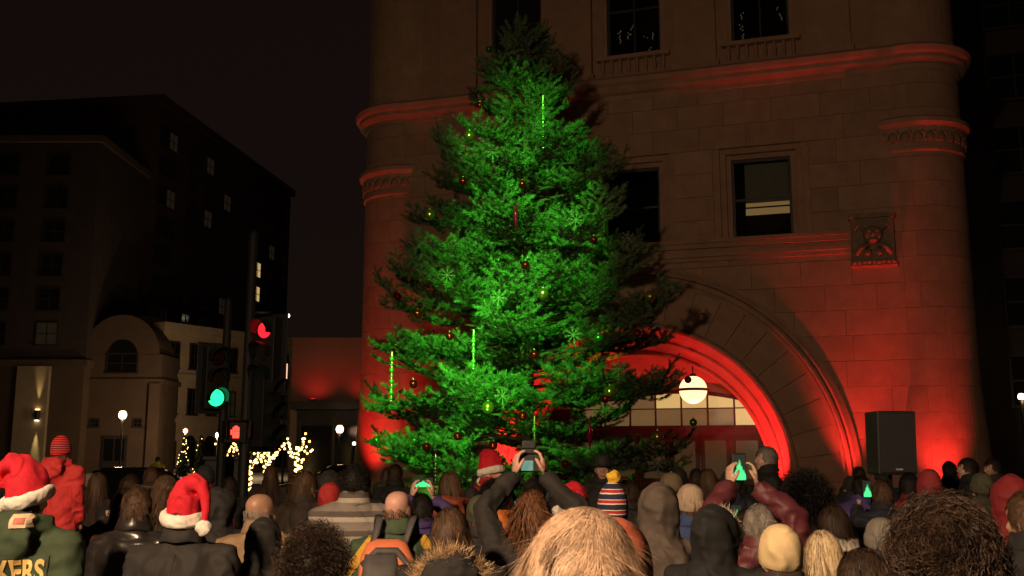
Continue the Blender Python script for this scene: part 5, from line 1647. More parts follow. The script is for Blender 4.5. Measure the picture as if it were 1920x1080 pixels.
def person(x, ytop, d, label, coat, coat_kind='jacket', pose='down', yaw=0.0, rz=0.0, skin='fair', hat=None, hair=None, top=0.0, height=None, group=None, seed=0, face=False, z0=0.0, cat='person', name='person'):
    """x, ytop: photo position of the top of the head or hat; d: metres away; top: how much the hat adds to 1.75 m"""
    zt = CAM_H - (ytop - 850.0)/1893.0*d if height is None else height
    s = (zt - z0)/(ZH + 0.12 + top)
    o = empty(name, (at(x, d), d, z0), rz, label, cat, group, scale=s)
    PEOPLE.append((at(x, d), d, label, s))
    yaw = round(yaw/0.3)*0.3
    link('body', body_mesh(pose, yaw), skin_mat(skin), o)
    link('coat', coat_mesh(coat_kind, pose, yaw if 'up' in coat_kind else 0.0, seed % 3), coat, o)
    if 'up' not in coat_kind and 'hood' not in coat_kind: link('collar', collar_mesh(), coat, o)
    link('trousers', trousers_mesh(), trouser_m, o)
    for sx in (-1, 1):
        sh = link('shoe', shoe_mesh(), shoe_m, o); sh.location = (sx*0.108, 0, 0)
    if hat and hair and hair[0] == 'short': hair = ('nape', hair[1], 1)
    if hair:
        h = link('hair', hair_mesh(hair[0], hair[2] if hair[0] in ('combed', 'curls', 'afro', 'wavy') else 1), hair_mat(hair[1]), o); h.rotation_euler = (0, 0, yaw)
    if hat and hat[0] != 'santa':
        me = {'beanie': lambda: beanie_mesh('fold'), 'smooth': lambda: beanie_mesh('smooth'), 'tall': lambda: beanie_mesh('tall'), 'cap': cap_mesh, 'brimmed': brim_hat_mesh}[hat[0]]()
        h = link('hat', me, hat[1], o); h.rotation_euler = (0, 0, yaw)
    elif hat:
        santa_hat(o, hat[1], hat[2], hat[3], yaw, hat[4])
    if face:
        for sx in (-1, 1):
            e = MB(); e.ell((sx*0.030, 0.0865, ZH+0.008), (0.0125, 0.0085, 0.008), 12, 8); eo = e.build('eye', eye_m, o, True); eo.rotation_euler = (0, 0, yaw)
            e = MB(); e.ell((sx*0.030, 0.0935, ZH+0.008), (0.0055, 0.003, 0.0055), 10, 6); io = e.build('iris', iris_m, eo, True)
            e = MB(); e.tube([(sx*0.014, 0.101, ZH+0.036), (sx*0.030, 0.103, ZH+0.042), (sx*0.048, 0.092, ZH+0.036)], [0.004, 0.005, 0.003], 6); bo = e.build('eyebrow', brow_m, o); bo.rotation_euler = (0, 0, yaw)
        e = MB(); e.ell((0, 0.1025, ZH-0.066), (0.024, 0.004, 0.005), 12, 6); mo = e.build('mouth', M('lips', (0.25, 0.07, 0.06), 0.4), o, True); mo.rotation_euler = (0, 0, yaw)
    return o
def local(o, p):
    """world position of a point given in a person's own frame"""
    m = Matrix.Translation(o.location) @ Matrix.Rotation(o.rotation_euler.z, 4, 'Z') @ Matrix.Scale(o.scale[0], 4)
    return m @ Vector(p)
def stick(parent, coat_me, mb, mat, name, off=0.006, solid=0.006, back=True):
    """lays a flat shape (x, z in the person's frame) on the back of the coat"""
    bvh = BVHTree.FromPolygons([v.co for v in coat_me.vertices], [tuple(p.vertices) for p in coat_me.polygons])
    vs = []
    for (x, y, z) in mb.v:
        hit = bvh.ray_cast(Vector((x, -1.0, z)), Vector((0, 1, 0)))
        vs.append((x, (hit[0].y if hit[0] else -0.15) - off - (y if y else 0), z))
    m2 = MB(); m2.v = vs; m2.f = mb.f; m2.mi = mb.mi
    o = link(name, m2.mesh(name), mat, parent)
    if solid:
        md = o.modifiers.new('solid', 'SOLIDIFY'); md.thickness = solid; md.offset = 0
    return o
def grid_patch(x0, x1, z0, z1, n=10, m=10):
    mb = MB(); vs = [(x0 + (x1-x0)*i/n, 0, z0 + (z1-z0)*j/m) for j in range(m+1) for i in range(n+1)]
    mb.add(vs, [(j*(n+1)+i, j*(n+1)+i+1, (j+1)*(n+1)+i+1, (j+1)*(n+1)+i) for j in range(m) for i in range(n)])
    return mb
def phone(o, p, w, h, label, screen_seed, tilt=0.0, rz=0.0, land=False):
    """a phone held up: dark case, screen towards its owner showing the lit tree"""
    pos = local(o, p)
    r_ = empty('phone', pos, o.rotation_euler.z + rz, label, 'phone')
    if land: w, h = h, w
    g = MB(); g.box(-w/2, w/2, 0.0, 0.009, -h/2, h/2); g.build('case', M('phone_case', (0.012, 0.012, 0.014), 0.35), r_, False, 0.004)
    key = 'phone_screen'
    if key not in MATS:
        m = M(key, (0.02, 0.02, 0.02), 0.1)
        nt = m.node_tree; N = nt.nodes; L = nt.links; b = N['Principled BSDF']
        tc = N.new('ShaderNodeTexCoord'); sx = N.new('ShaderNodeSeparateXYZ'); L.new(tc.outputs['Generated'], sx.inputs[0])
        # a triangle of green (the tree on the screen) on dark red brown
        ab = N.new('ShaderNodeMath'); ab.operation = 'SUBTRACT'; L.new(sx.outputs['X'], ab.inputs[0]); ab.inputs[1].default_value = 0.5
        a2 = N.new('ShaderNodeMath'); a2.operation = 'ABSOLUTE'; L.new(ab.outputs[0], a2.inputs[0])
        md = N.new('ShaderNodeMath'); md.operation = 'MULTIPLY_ADD'; L.new(a2.outputs[0], md.inputs[0]); md.inputs[1].default_value = 1.1; L.new(sx.outputs['Z'], md.inputs[2])
        nz = N.new('ShaderNodeTexNoise'); nz.inputs['Scale'].default_value = 6; L.new(tc.outputs['Generated'], nz.inputs['Vector'])
        ad = N.new('ShaderNodeMath'); ad.operation = 'MULTIPLY_ADD'; L.new(nz.outputs['Fac'], ad.inputs[0]); ad.inputs[1].default_value = 0.4; L.new(md.outputs[0], ad.inputs[2])
        cr = N.new('ShaderNodeValToRGB'); cr.color_ramp.elements[0].position = 0.86; cr.color_ramp.elements[0].color = (0.06, 0.62, 0.20, 1)
        cr.color_ramp.elements[1].position = 1.0; cr.color_ramp.elements[1].color = (0.008, 0.012, 0.008, 1)
        L.new(ad.outputs[0], cr.inputs['Fac']); L.new(cr.outputs['Color'], b.inputs['Emission Color']); b.inputs['Emission Strength'].default_value = 1.7
    g = MB(); g.box(-w/2+0.004, w/2-0.004, -0.0012, -0.0002, -h/2+0.008, h/2-0.008); g.build('screen', MATS[key], r_)
    return r_

ARMS['face'] = ((0.195, 0.0, 1.395), (0.275, 0.09, 1.17), (0.105, 0.30, 1.50))
# ---- cloths
black = cloth('black_coat', (0.007, 0.0065, 0.007)); charcoal = cloth('charcoal_coat', (0.016, 0.0135, 0.012)); greycoat = cloth('brown_grey_fleece', (0.085, 0.063, 0.050))
navy = cloth('navy_coat', (0.009, 0.010, 0.022)); dbrown = cloth('dark_brown_coat', (0.024, 0.014, 0.010)); olive = cloth('olive_coat', (0.028, 0.028, 0.015))
red = cloth('red_jacket', (0.36, 0.014, 0.014)); dkred = cloth('dark_red_jacket', (0.17, 0.008, 0.012)); maroon = cloth('maroon_puffer', (0.10, 0.020, 0.026), rough=0.55)
rust = cloth('rust_coat', (0.22, 0.045, 0.02)); purple = cloth('purple_coat', (0.05, 0.03, 0.14)); blue = cloth('blue_coat', (0.025, 0.045, 0.14)); tancoat = cloth('tan_coat', (0.26, 0.17, 0.095))
teamgreen = cloth('green_parka', (0.034, 0.054, 0.024)); hivis = M('hi_vis_vest', (0.50, 0.46, 0.06), 0.6, 0.1, 8); yellowc = cloth('yellow_jacket', (0.42, 0.26, 0.03)); orange = cloth('orange_hood', (0.60, 0.17, 0.03))
leather = M('black_leather', (0.022, 0.019, 0.018), 0.32, 0.2, 12, 0.5, 70, bdist=0.003, coat=0.3); cream_k = cloth('cream_knit', (0.56, 0.42, 0.23), bscale=260, bump=0.5); beige_k = cloth('beige_knit', (0.36, 0.27, 0.19), bump=0.6, bscale=180)
blackk = cloth('black_knit', (0.014, 0.013, 0.013), bump=0.6, bscale=180); olivek = cloth('olive_knit', (0.055, 0.055, 0.03), bump=0.6, bscale=180); redk = cloth('red_knit', (0.33, 0.015, 0.015), bump=0.6, bscale=180); greyk = cloth('grey_knit', (0.16, 0.14, 0.12), bump=0.6, bscale=180)
rustk = cloth('rust_knit', (0.30, 0.060, 0.025), bump=0.6, bscale=180); whitek = cloth('white_scarf', (0.62, 0.55, 0.46), bump=0.6, bscale=180); maroonk = cloth('maroon_knit', (0.20, 0.015, 0.02), bump=0.6, bscale=180)
redstripe = M_stripes('red_striped_knit', [(0.0, (0.52, 0.02, 0.02)), (0.5, (0.035, 0.004, 0.004)), (0.98, (0.52, 0.02, 0.02))], 42.0)
teamstripe = M_stripes('navy_red_white_knit', [(0.0, (0.014, 0.016, 0.05)), (0.30, (0.66, 0.60, 0.52)), (0.42, (0.42, 0.02, 0.02)), (0.72, (0.66, 0.60, 0.52)), (0.80, (0.014, 0.016, 0.05))], 17.0, offs=0.25)
greybands = M_stripes('grey_quilted_bands', [(0.0, (0.20, 0.17, 0.15)), (0.45, (0.36, 0.32, 0.27)), (0.7, (0.09, 0.075, 0.068))], 9.0)
def M_panels(name, a, b):
    """jacket cloth with shoulder and sleeve panels of a second colour"""
    m = cloth(name, a); nt = m.node_tree; N = nt.nodes; L = nt.links; bs = N['Principled BSDF']
    tc = N.new('ShaderNodeTexCoord'); sx = N.new('ShaderNodeSeparateXYZ'); L.new(tc.outputs['Object'], sx.inputs[0])
    ab = N.new('ShaderNodeMath'); ab.operation = 'ABSOLUTE'; L.new(sx.outputs['X'], ab.inputs[0])
    s = N.new('ShaderNodeMath'); s.operation = 'MULTIPLY_ADD'; L.new(sx.outputs['Z'], s.inputs[0]); s.inputs[1].default_value = 0.75; L.new(ab.outputs[0], s.inputs[2])
    g = N.new('ShaderNodeMath'); g.operation = 'GREATER_THAN'; L.new(s.outputs[0], g.inputs[0]); g.inputs[1].default_value = 1.195
    k = N.new('ShaderNodeMath'); k.operation = 'LESS_THAN'; L.new(s.outputs[0], k.inputs[0]); k.inputs[1].default_value = 1.262
    mu = N.new('ShaderNodeMath'); mu.operation = 'MULTIPLY'; L.new(g.outputs[0], mu.inputs[0]); L.new(k.outputs[0], mu.inputs[1])
    lo = N.new('ShaderNodeMath'); lo.operation = 'GREATER_THAN'; L.new(ab.outputs[0], lo.inputs[0]); lo.inputs[1].default_value = 0.135
    m3 = N.new('ShaderNodeMath'); m3.operation = 'MULTIPLY'; L.new(mu.outputs[0], m3.inputs[0]); L.new(lo.outputs[0], m3.inputs[1])
    mx = N.new('ShaderNodeMixRGB'); L.new(m3.outputs[0], mx.inputs['Fac'])
    src = bs.inputs['Base Color'].links[0].from_socket; L.new(src, mx.inputs['Color1']); mx.inputs['Color2'].default_value = (*b, 1)
    L.new(mx.outputs['Color'], bs.inputs['Base Color'])
    return m
greenyellow = M_panels('green_yellow_jacket', (0.045, 0.075, 0.04), (0.55, 0.30, 0.03))
fur_tan = M('tan_fur', (0.50, 0.33, 0.18), 0.7, 0.25, 60, strand=True); fur_grey = M('brown_grey_fur', (0.24, 0.165, 0.11), 0.7, 0.25, 60, strand=True); fur_pale = M('pale_fur', (0.55, 0.47, 0.38), 0.8, 0.2, 60, strand=True)

# ---- hero figures, nearest first -------------------------------------------
p = person(1090, 946, 1.55, 'person with fine fair combed hair, back turned, dark collar', charcoal, 'jacket', 'down', 0.0, rad(-4), 'pink', None, ('combed', 'blond', 4), top=0.012)
p = person(1146, 966, 2.25, 'person in a rust knitted cap raising one hand with a phone', rust, 'jacket', 'face', rad(-8), rad(-6), 'fair', ('smooth', rustk), ('short', 'brown'), top=0.03)
phone(p, (0.03, 0.37, 1.60), 0.072, 0.145, 'dark phone held at face height by the person in rust cap', 1)
p = person(1757, 922, 2.2, 'person with thick dark brown curls and bare ears, back turned', black, 'jacket', 'down', rad(-10), rad(4), 'tan', None, ('curls', 'dkbrown', 6), top=0.05)
p = person(595, 966, 3.5, 'person with a round dark brown curly afro, back turned', black, 'jacket', 'down', 0, 0, 'brown', None, ('afro', 'dark', 2), top=0.085)
# green team parka and santa hat
p = person(56, 852, 4.75, 'person in green parka with gold lettering and a tilted red santa hat', teamgreen, 'parka hood', 'down', rad(-8), rad(-4), 'fair', ('santa', -0.86, 0.015, rad(13), 3), ('short', 'brown'), top=0.075)
cm = coat_mesh('parka hood', 'down', 0.0, 0)
txc = bpy.data.curves.new('lettering', 'FONT'); txc.body = 'PACKERS'; txc.size = 0.135; txc.align_x = 'CENTER'; txc.space_character = 1.02; txc.offset = 0.004
to = bpy.data.objects.new('lettering', txc); C.objects.link(to)
tm = bpy.data.meshes.new_from_object(to.evaluated_get(bpy.context.evaluated_depsgraph_get())); bpy.data.objects.remove(to)
tb_ = MB(); bm = bmesh.new(); bm.from_mesh(tm); bmesh.ops.triangulate(bm, faces=bm.faces)
bmesh.ops.subdivide_edges(bm, edges=[e for e in bm.edges if e.calc_length() > 0.05], cuts=1)
bmesh.ops.triangulate(bm, faces=bm.faces); bm.verts.ensure_lookup_table()
tb_.add([(v.co.x*0.56 + 0.020, 0, v.co.y + 1.245) for v in bm.verts], [tuple(v.index for v in f.verts) for f in bm.faces]); bm.free()
gold = M('gold_lettering', (0.75, 0.50, 0.16), 0.5, 0.08, 20)
stick(p, cm, tb_, gold, 'lettering', 0.012, 0.004)
bgp = grid_patch(-0.145, 0.185, 1.232, 1.355, 24, 6)
stick(p, cm, bgp, cloth('lettering_patch', (0.035, 0.055, 0.03)), 'lettering_backing', 0.007, 0.003)
stick(p, cm, grid_patch(0.062, 0.125, 1.478, 1.535, 6, 5), M('cream_patch', (0.72, 0.55, 0.36), 0.7), 'tag', 0.006, 0.003)
stick(p, cm, grid_patch(0.076, 0.111, 1.494, 1.520, 4, 3), M('faded_red_print', (0.55, 0.16, 0.12), 0.7), 'tag_print', 0.0095, 0.001)
stick(p, cm, grid_patch(0.135, 0.20, 1.02, 1.27, 5, 12), charcoal, 'grey_panel', 0.006, 0.003)
# dark coat and santa hat
p = person(352, 890, 4.9, 'person in plain charcoal coat and red santa hat with its bobble hanging beside the brim', charcoal, 'long', 'down', rad(6), 0, 'fair', ('santa', 1, 0.03, rad(-4), 8), ('short', 'dark'), top=0.08)
cm2 = coat_mesh('long', 'down', 0.0, 0)
seam_m = cloth('dark_seam', (0.006, 0.005, 0.005))
stick(p, cm2, grid_patch(-0.0035, 0.0035, 0.70, 1.42, 1, 40), seam_m, 'back_seam', 0.001, 0.003)
stick(p, cm2, grid_patch(-0.20, 0.20, 1.298, 1.305, 30, 1), seam_m, 'yoke_seam', 0.001, 0.003)
# fur trimmed hood, lying down on the back
p = person(846, 957, 4.7, 'person in dark parka whose lowered hood has a tan fur rim', charcoal, 'parka hood', 'down', 0, rad(3), 'fair', None, ('bob', 'brown', 3))
arc = [(0.150*math.sin(a), -0.03 - 0.155*math.cos(a)*0.95, 1.475 - 0.075*abs(math.sin(a))**1.5*1.3 + 0.03*math.cos(a)) for a in np.linspace(-1.75, 1.75, 21)]
link('fur_trim', fur_strip(arc, 5, 5200, 0.056, 0.012, lambda q: np.stack([q[:, 0]*5, -0.3 + 0*q[:, 1], 0.9 + 0*q[:, 2]], 1)), fur_tan, p)
# photographer
p = person(998, 924, 5.2, 'person in charcoal coat holding a black camera high with both hands', charcoal, 'jacket', 'high', rad(-4), rad(2), 'pink', None, ('wavy', 'auburn', 5), top=0.01)
c_ = local(p, (0.0, 0.325, 1.885))
cm_ = empty('camera', c_, rad(2), 'black stills camera with lit rear screen held above auburn hair', 'camera')
blk = M('camera_plastic', (0.014, 0.014, 0.015), 0.45, 0.2, 90, 0.3, 300)
g = MB(); g.box(-0.068, 0.068, -0.03, 0.04, -0.05, 0.045); g.box(-0.03, 0.03, -0.035, 0.04, 0.045, 0.075); g.box(0.045, 0.075, -0.035, 0.05, -0.05, 0.048); g.build('camera_body', blk, cm_, False, 0.008)
g = MB(); g.tube([(0, 0.04, -0.002), (0, 0.06, -0.002), (0, 0.10, -0.002), (0, 0.13, -0.002)], [0.036, 0.037, 0.036, 0.038], 20); g.build('lens', blk, cm_, True)
g = MB(); g.box(-0.036, 0.036, -0.02, 0.03, 0.075, 0.12); g.build('flash', blk, cm_, False, 0.006)
g = MB(); g.box(-0.045, 0.020, -0.034, -0.030, -0.042, 0.012)
if 'phone_screen' not in MATS: phone_tmp = None
scr_o = g.build('screen', M('camera_screen', (0.05, 0.05, 0.05), 0.1, 0.7, 40, emit=(0.25, 0.55, 0.42), es=0.55), cm_)
g = MB(); g.tube([(0.07, 0.0, 0.0), (0.11, -0.02, -0.15), (0.05, -0.12, -0.30)], 0.006, 6, flat=2); g.tube([(-0.07, 0, 0), (-0.10, -0.02, -0.14), (-0.04, -0.12, -0.30)], 0.006, 6, flat=2); g.build('strap', blk, cm_)
# hooded grey
p = person(1232, 905, 5.2, 'person in brown grey hooded coat with the hood up', greycoat, 'hood up', 'down', rad(-6), 0, 'fair', None, None, top=0.04)
# cream cap with a fur collar, and the fair haired neighbour
p = person(1456, 972, 3.9, 'person in smooth cream knitted cap and wide fur collar', dbrown, 'jacket', 'pocket', rad(8), 0, 'fair', ('smooth', cream_k), None, top=0.045)
arc = [(0.20*math.sin(a), -0.02 - 0.165*math.cos(a), 1.435 - 0.04*abs(math.sin(a))) for a in np.linspace(-2.0, 2.0, 21)]
link('fur_collar', fur_strip(arc, 8, 4200, 0.050, 0.020, lambda q: np.stack([q[:, 0]*4, q[:, 1]*4, 0.35 + 0*q[:, 2]], 1), 'fur_collar'), fur_grey, p)
p = person(1534, 995, 4.6, 'person with straight pale blond hair over the shoulders', dbrown, 'jacket', 'pocket', rad(-6), 0, 'fair', None, ('long', 'pale', 3), top=0.01)
p = person(1606, 1030, 3.1, 'short person in dark coat with an olive fur rimmed hood', olive, 'parka hood', 'pocket', 0, 0, 'fair', None, ('short', 'dark'))
arc = [(0.150*math.sin(a), -0.03 - 0.15*math.cos(a), 1.475 - 0.09*abs(math.sin(a))**1.5 + 0.03*math.cos(a)) for a in np.linspace(-1.75, 1.75, 21)]
link('fur_trim', fur_strip(arc, 6, 1500, 0.045, 0.012, lambda q: np.stack([q[:, 0]*5, -0.3 + 0*q[:, 1], 0.9 + 0*q[:, 2]], 1)), fur_grey, p)
# maroon puffer filming with two hands
p = person(1418, 943, 5.3, 'person in shiny maroon puffer jacket filming with raised phone', maroon, 'puffer', 'high', 0, rad(4), 'fair', None, ('short', 'grey', 2), top=0.01)
phone(p, (0.0, 0.335, 1.925), 0.078, 0.155, 'phone with a green tree on screen held over maroon sleeves', 1)
p2 = person(1392, 955, 6.9, 'person in black coat filming below the maroon sleeves', black, 'jacket', 'face', 0, 0, 'fair', None, ('short', 'dark'))
phone(p2, (0.02, 0.36, 1.66), 0.075, 0.150, 'phone with a green picture held lower than its neighbour', 2)
# bald man with backpack
p = person(748, 919, 5.7, 'balding person in green jacket with yellow shoulders wearing a backpack', greenyellow, 'jacket', 'down', rad(-18), rad(6), 'pink', None, ('fringe', 'brown'))
bp_ = empty('backpack', local(p, (-0.055, -0.155, 0.945)), rad(6), 'orange and grey backpack with a white badge worn over green jacket', 'backpack')
sal = M('orange_nylon', (0.62, 0.17, 0.08), 0.6, 0.1, 20, 0.4, 160); gnl = M('grey_nylon', (0.06, 0.055, 0.055), 0.65, 0.2, 20, 0.4, 160)
g = MB(); g.loft([(0.0, 0, -0.07, 0.14, 0.075), (0.06, 0, -0.08, 0.155, 0.09), (0.25, 0, -0.085, 0.155, 0.095), (0.40, 0, -0.07, 0.14, 0.08), (0.47, 0, -0.05, 0.105, 0.05), (0.49, 0, -0.04, 0.06, 0.03)], 24, 3.2); g.build('bag', sal, bp_, True)
g = MB(); g.loft([(0.05, -0.03, -0.15, 0.095, 0.05), (0.14, -0.03, -0.165, 0.10, 0.055), (0.32, -0.03, -0.165, 0.098, 0.05), (0.42, -0.03, -0.13, 0.085, 0.035)], 20, 3.0); g.build('pocket', gnl, bp_, True)
g = MB(); g.tube([(-0.125, -0.12, 0.36), (-0.05, -0.13, 0.435), (0.05, -0.13, 0.435), (0.12, -0.14, 0.36), (0.125, -0.155, 0.18), (0.10, -0.16, 0.08)], 0.022, 10); g.build('trim_band', gnl, bp_, True)
g = MB(); g.lathe([(0.0, 0.0), (0.026, 0.0), (0.026, 0.006), (0.0, 0.006)], n=20)
b_o = g.build('badge', M('white_badge', (0.75, 0.70, 0.65), 0.4), bp_); b_o.rotation_euler = (rad(90), 0, 0); b_o.location = (-0.03, -0.222, 0.27)
for k_ in range(3):
    g = MB(); g.tube([(-0.09, -0.212, 0.06 + 0.035*k_), (-0.03, -0.224, 0.05 + 0.035*k_), (0.03, -0.212, 0.06 + 0.035*k_)], 0.006, 6); g.build('cord', M('grey_cord', (0.3, 0.28, 0.26), 0.7), bp_)
for s in (-1, 1):
    g = MB(); g.tube([(s*0.085, -0.03, 0.44), (s*0.09 + 0.045, 0.03, 0.585), (s*0.10 + 0.045, 0.20, 0.60), (s*0.12 + 0.045, 0.31, 0.40), (s*0.13 + 0.045, 0.25, 0.20)], 0.022, 8, flat=0.4); g.build('strap', gnl, bp_, True)

# ---- second rank -------------------------------------------------------------
person(667, 872, 6.5, 'person with cropped black hair in grey banded padded jacket', greybands, 'puffer', 'down', 0, 0, 'brown', None, ('crop', 'black'))
person(621, 903, 7.2, 'person in plain red knitted cap and black coat', black, 'jacket', 'down', 0, 0, 'fair', ('smooth', redk), ('short', 'dark'), top=0.03)
person(492, 924, 6.0, 'balding elder in tan coat with raised collar', tancoat, 'jacket scarf', 'down', rad(-35), 0, 'tan', None, ('fringe', 'grey'))
person(500, 968, 5.5, 'person in charcoal coat with the hood up beside the tan coat', charcoal, 'hood up', 'pocket', 0, 0, 'fair', None, None, top=0.04)
person(418, 912, 6.6, 'person in dark grey jacket with hood up behind the charcoal santa hat', charcoal, 'hood up', 'pocket', rad(-20), 0, 'fair', None, None, top=0.04, seed=1)
person(315, 896, 7.0, 'person with brown hair in dark coat behind a leather jacket', dbrown, 'jacket', 'down', rad(25), 0, 'tan', None, ('wavy', 'brown', 2))
person(262, 915, 5.9, 'person in shiny black leather jacket with brown hair', leather, 'jacket', 'down', rad(20), rad(-8), 'fair', None, ('short', 'brown', 3))
p = person(240, 918, 7.3, 'person in dark brown coat filming with a small phone beside the child in red', dbrown, 'jacket', 'face', rad(30), rad(24), 'fair', None, ('long', 'dark', 4))
phone(p, (0.0, 0.40, 1.62), 0.072, 0.145, 'small phone with green screen beside the child in red', 3)
# child carried on an arm
pc = person(113, 907, 6.75, 'person in black coat facing back and carrying the child in red', black, 'jacket', 'carry', 0, rad(176), 'fair', ('beanie', blackk), ('short', 'dark'), top=0.02)
ch = person(115, 815, 6.28, 'small child in red hooded jacket and red striped cap carried on an arm', red, 'parka hood', 'down', rad(-10), rad(-8), 'fair', ('tall', redstripe), ('short', 'brown'), top=0.07, z0=0.93, cat='child')
p = person(900, 926, 6.2, 'person in olive knitted cap and dark grey coat beside a fur rimmed hood', charcoal, 'jacket', 'down', 0, 0, 'fair', ('smooth', olivek), ('short', 'brown'), top=0.03)
person(926, 899, 7.5, 'person with curly black hair and an orange hood below it', orange, 'jacket hood', 'down', 0, 0, 'brown', None, ('curls', 'black', 4), top=0.04)
person(845, 888, 8.2, 'person with brown hair in rust red coat before the spruce', rust, 'jacket hood', 'down', rad(10), 0, 'fair', None, ('long', 'brown', 7))
person(885, 912, 9.3, 'person in yellow safety vest before the spruce', hivis, 'jacket', 'down', 0, 0, 'tan', ('cap', blackk), ('short', 'dark'), top=0.02)
p = person(792, 926, 7.0, 'person in purple coat filming with a phone held sideways', purple, 'jacket', 'up', 0, rad(4), 'fair', None, ('short', 'black', 5))
phone(p, (0.0, 0.405, 1.79), 0.075, 0.150, 'phone held sideways by the person in purple coat', 4, land=True)
# figures under the tree that face the crowd
ps = person(922, 843, 9.9, 'bearded person dressed as father christmas, turned sideways before the spruce', red, 'long', 'down', rad(28), rad(-118), 'pink', ('santa', -1, 0.06, rad(10), 12), ('short', 'pale'), top=0.08, face=True)
r_ = np.random.default_rng(3)
arcb = [(0.060*math.cos(a), 0.075 + 0.025*math.sin(a), ZH-0.07) for a in np.linspace(-0.3, math.pi+0.3, 13)]
bd = link('beard', fur_strip(arcb, 4, 1400, 0.10, 0.012, lambda q: np.stack([q[:, 0]*2, 0.25 + 0*q[:, 1], -1.0 + 0*q[:, 2]], 1), 'beard'), fur_pale, ps); bd.rotation_euler = (0, 0, rad(28))
person(1130, 850, 10.6, 'person in black brimmed hat and black coat facing the crowd', black, 'jacket', 'down', rad(8), rad(172), 'tan', ('brimmed', blackk), ('short', 'black'), top=0.03, face=True)
person(1079, 906, 7.1, 'person in a small red santa hat with white brim beside a striped cap', navy, 'jacket', 'down', 0, 0, 'fair', ('santa', -1, 0.02, rad(-14), 21), ('short', 'dark'), top=0.08)
pp = person(1147, 902, 5.7, 'person in navy red and white striped cap with yellow bobble', navy, 'jacket', 'down', rad(-5), 0, 'fair', ('tall', teamstripe), ('short', 'brown'), top=0.06)
g = MB(); g.ell((0.005, -0.035, ZH+0.205), (0.042, 0.042, 0.038), 16, 10); me = remesh(g, 0.006, 1); P_ = get_co(me); set_co(me, P_ + get_no(me)*noise_disp(P_, 0.005, 120, 4)[:, None]); link('bobble', me, cloth('yellow_yarn', (0.62, 0.36, 0.02)), pp)
person(1258, 884, 7.0, 'person in brown peaked cap behind the raised grey hood', dbrown, 'jacket', 'down', 0, 0, 'fair', ('cap', cloth('brown_cap', (0.10, 0.072, 0.04))), ('short', 'brown'), top=0.02)
person(1293, 904, 6.2, 'person in beige folded knit cap and dark blue coat', blue, 'jacket', 'down', 0, rad(2), 'fair', ('beanie', beige_k), ('short', 'brown'), top=0.03)
pq = person(1335, 945, 4.55, 'person in black hood with a thin pale fur edge', black, 'hood up', 'pocket', 0, rad(-30), 'fair', None, None, top=0.04)
arc = [(0.085*math.cos(a), 0.085, ZH + 0.0 + 0.125*math.sin(a)) for a in np.linspace(-0.6, math.pi+0.6, 21)]
link('fur_trim', fur_strip(arc, 9, 900, 0.03, 0.006, lambda q: np.stack([q[:, 0]*8, 0.5 + 0*q[:, 1], (q[:, 2]-ZH)*8], 1)), fur_pale, pq)
person(1437, 839, 11.2, 'person in dark suit with short grey hair standing in profile by the arch', black, 'jacket', 'down', rad(5), rad(86), 'fair', None, ('short', 'grey', 4), face=True)
person(1508, 874, 7.0, 'person with a very large round black afro and black coat', black, 'jacket', 'down', 0, 0, 'dark', None, ('bigafro', 'black', 3), top=0.14)
pw_ = person(1556, 950, 5.9, 'person with dark hair and a thick white scarf', black, 'jacket', 'down', rad(14), 0, 'fair', None, ('bob', 'dark', 6))
g = MB(); g.tube([(0.105*math.cos(a), -0.01 + 0.105*math.sin(a), 1.495 + 0.015*math.sin(a*2)) for a in np.linspace(0, 2*math.pi, 21)[:-1]], 0.045, 12, close=True); me = wrinkle(remesh(g, 0.009, 1), 9, 0.004); link('scarf', me, whitek, pw_)
person(1612, 893, 9.0, 'person with black hair in purple coat by the foot of the arch', purple, 'puffer', 'down', 0, 0, 'brown', None, ('short', 'black', 6))
p = person(1650, 902, 8.3, 'person in navy coat holding a phone beside the loudspeaker pole', navy, 'jacket', 'face', rad(-15), 0, 'fair', None, ('short', 'brown', 5))
phone(p, (0.0, 0.36, 1.64), 0.075, 0.15, 'phone held up beside the loudspeaker pole', 5)
person(1645, 965, 5.0, 'person in grey knitted cap behind thick dark curls', navy, 'jacket', 'pocket', 0, 0, 'fair', ('beanie', greyk), ('short', 'brown'), top=0.03)
person(1738, 878, 7.6, 'person in maroon knitted cap and grey hooded coat below the red lit turret', greycoat, 'jacket hood', 'down', 0, 0, 'fair', ('tall', maroonk), ('short', 'dark'), top=0.06)
person(1778, 866, 13.2, 'person with short black hair standing against the red lit turret', black, 'jacket', 'down', 0, 0, 'tan', None, ('short', 'black', 7))
person(1813, 860, 11.8, 'person with dark hair in black coat facing sideways before the turret edge', black, 'jacket', 'down', 0, rad(70), 'fair', None, ('short', 'dark', 8), face=True)
person(1860, 861, 12.4, 'person with dark hair in brown coat beside the turret edge', dbrown, 'jacket', 'down', 0, rad(95), 'tan', None, ('short', 'dark', 9), face=True)
person(1886, 889, 5.6, 'person in dark red hooded coat with the hood up', dkred, 'hood up', 'pocket', 0, 0, 'fair', None, None, top=0.04, seed=2)
person(1922, 922, 4.3, 'person in black coat with short brown hair at the edge of the crowd', black, 'jacket', 'down', rad(20), 0, 'tan', None, ('short', 'brown', 10))
p = person(296, 856, 38.0, 'person in yellow safety vest far behind on the street', hivis, 'jacket', 'down', 0, 0, 'tan', ('cap', blackk), ('short', 'dark'), top=0.02)
person(572, 887, 8.3, 'person with brown hair turned towards the spruce in a dark high collared coat', dbrown, 'jacket scarf', 'down', rad(-70), rad(-20), 'fair', None, ('bob', 'brown', 8))
person(1838, 884, 8.2, 'person in olive knitted cap beside the red hooded coat', olive, 'jacket', 'down', 0, 0, 'fair', ('beanie', olivek), ('short', 'dark'), top=0.03)
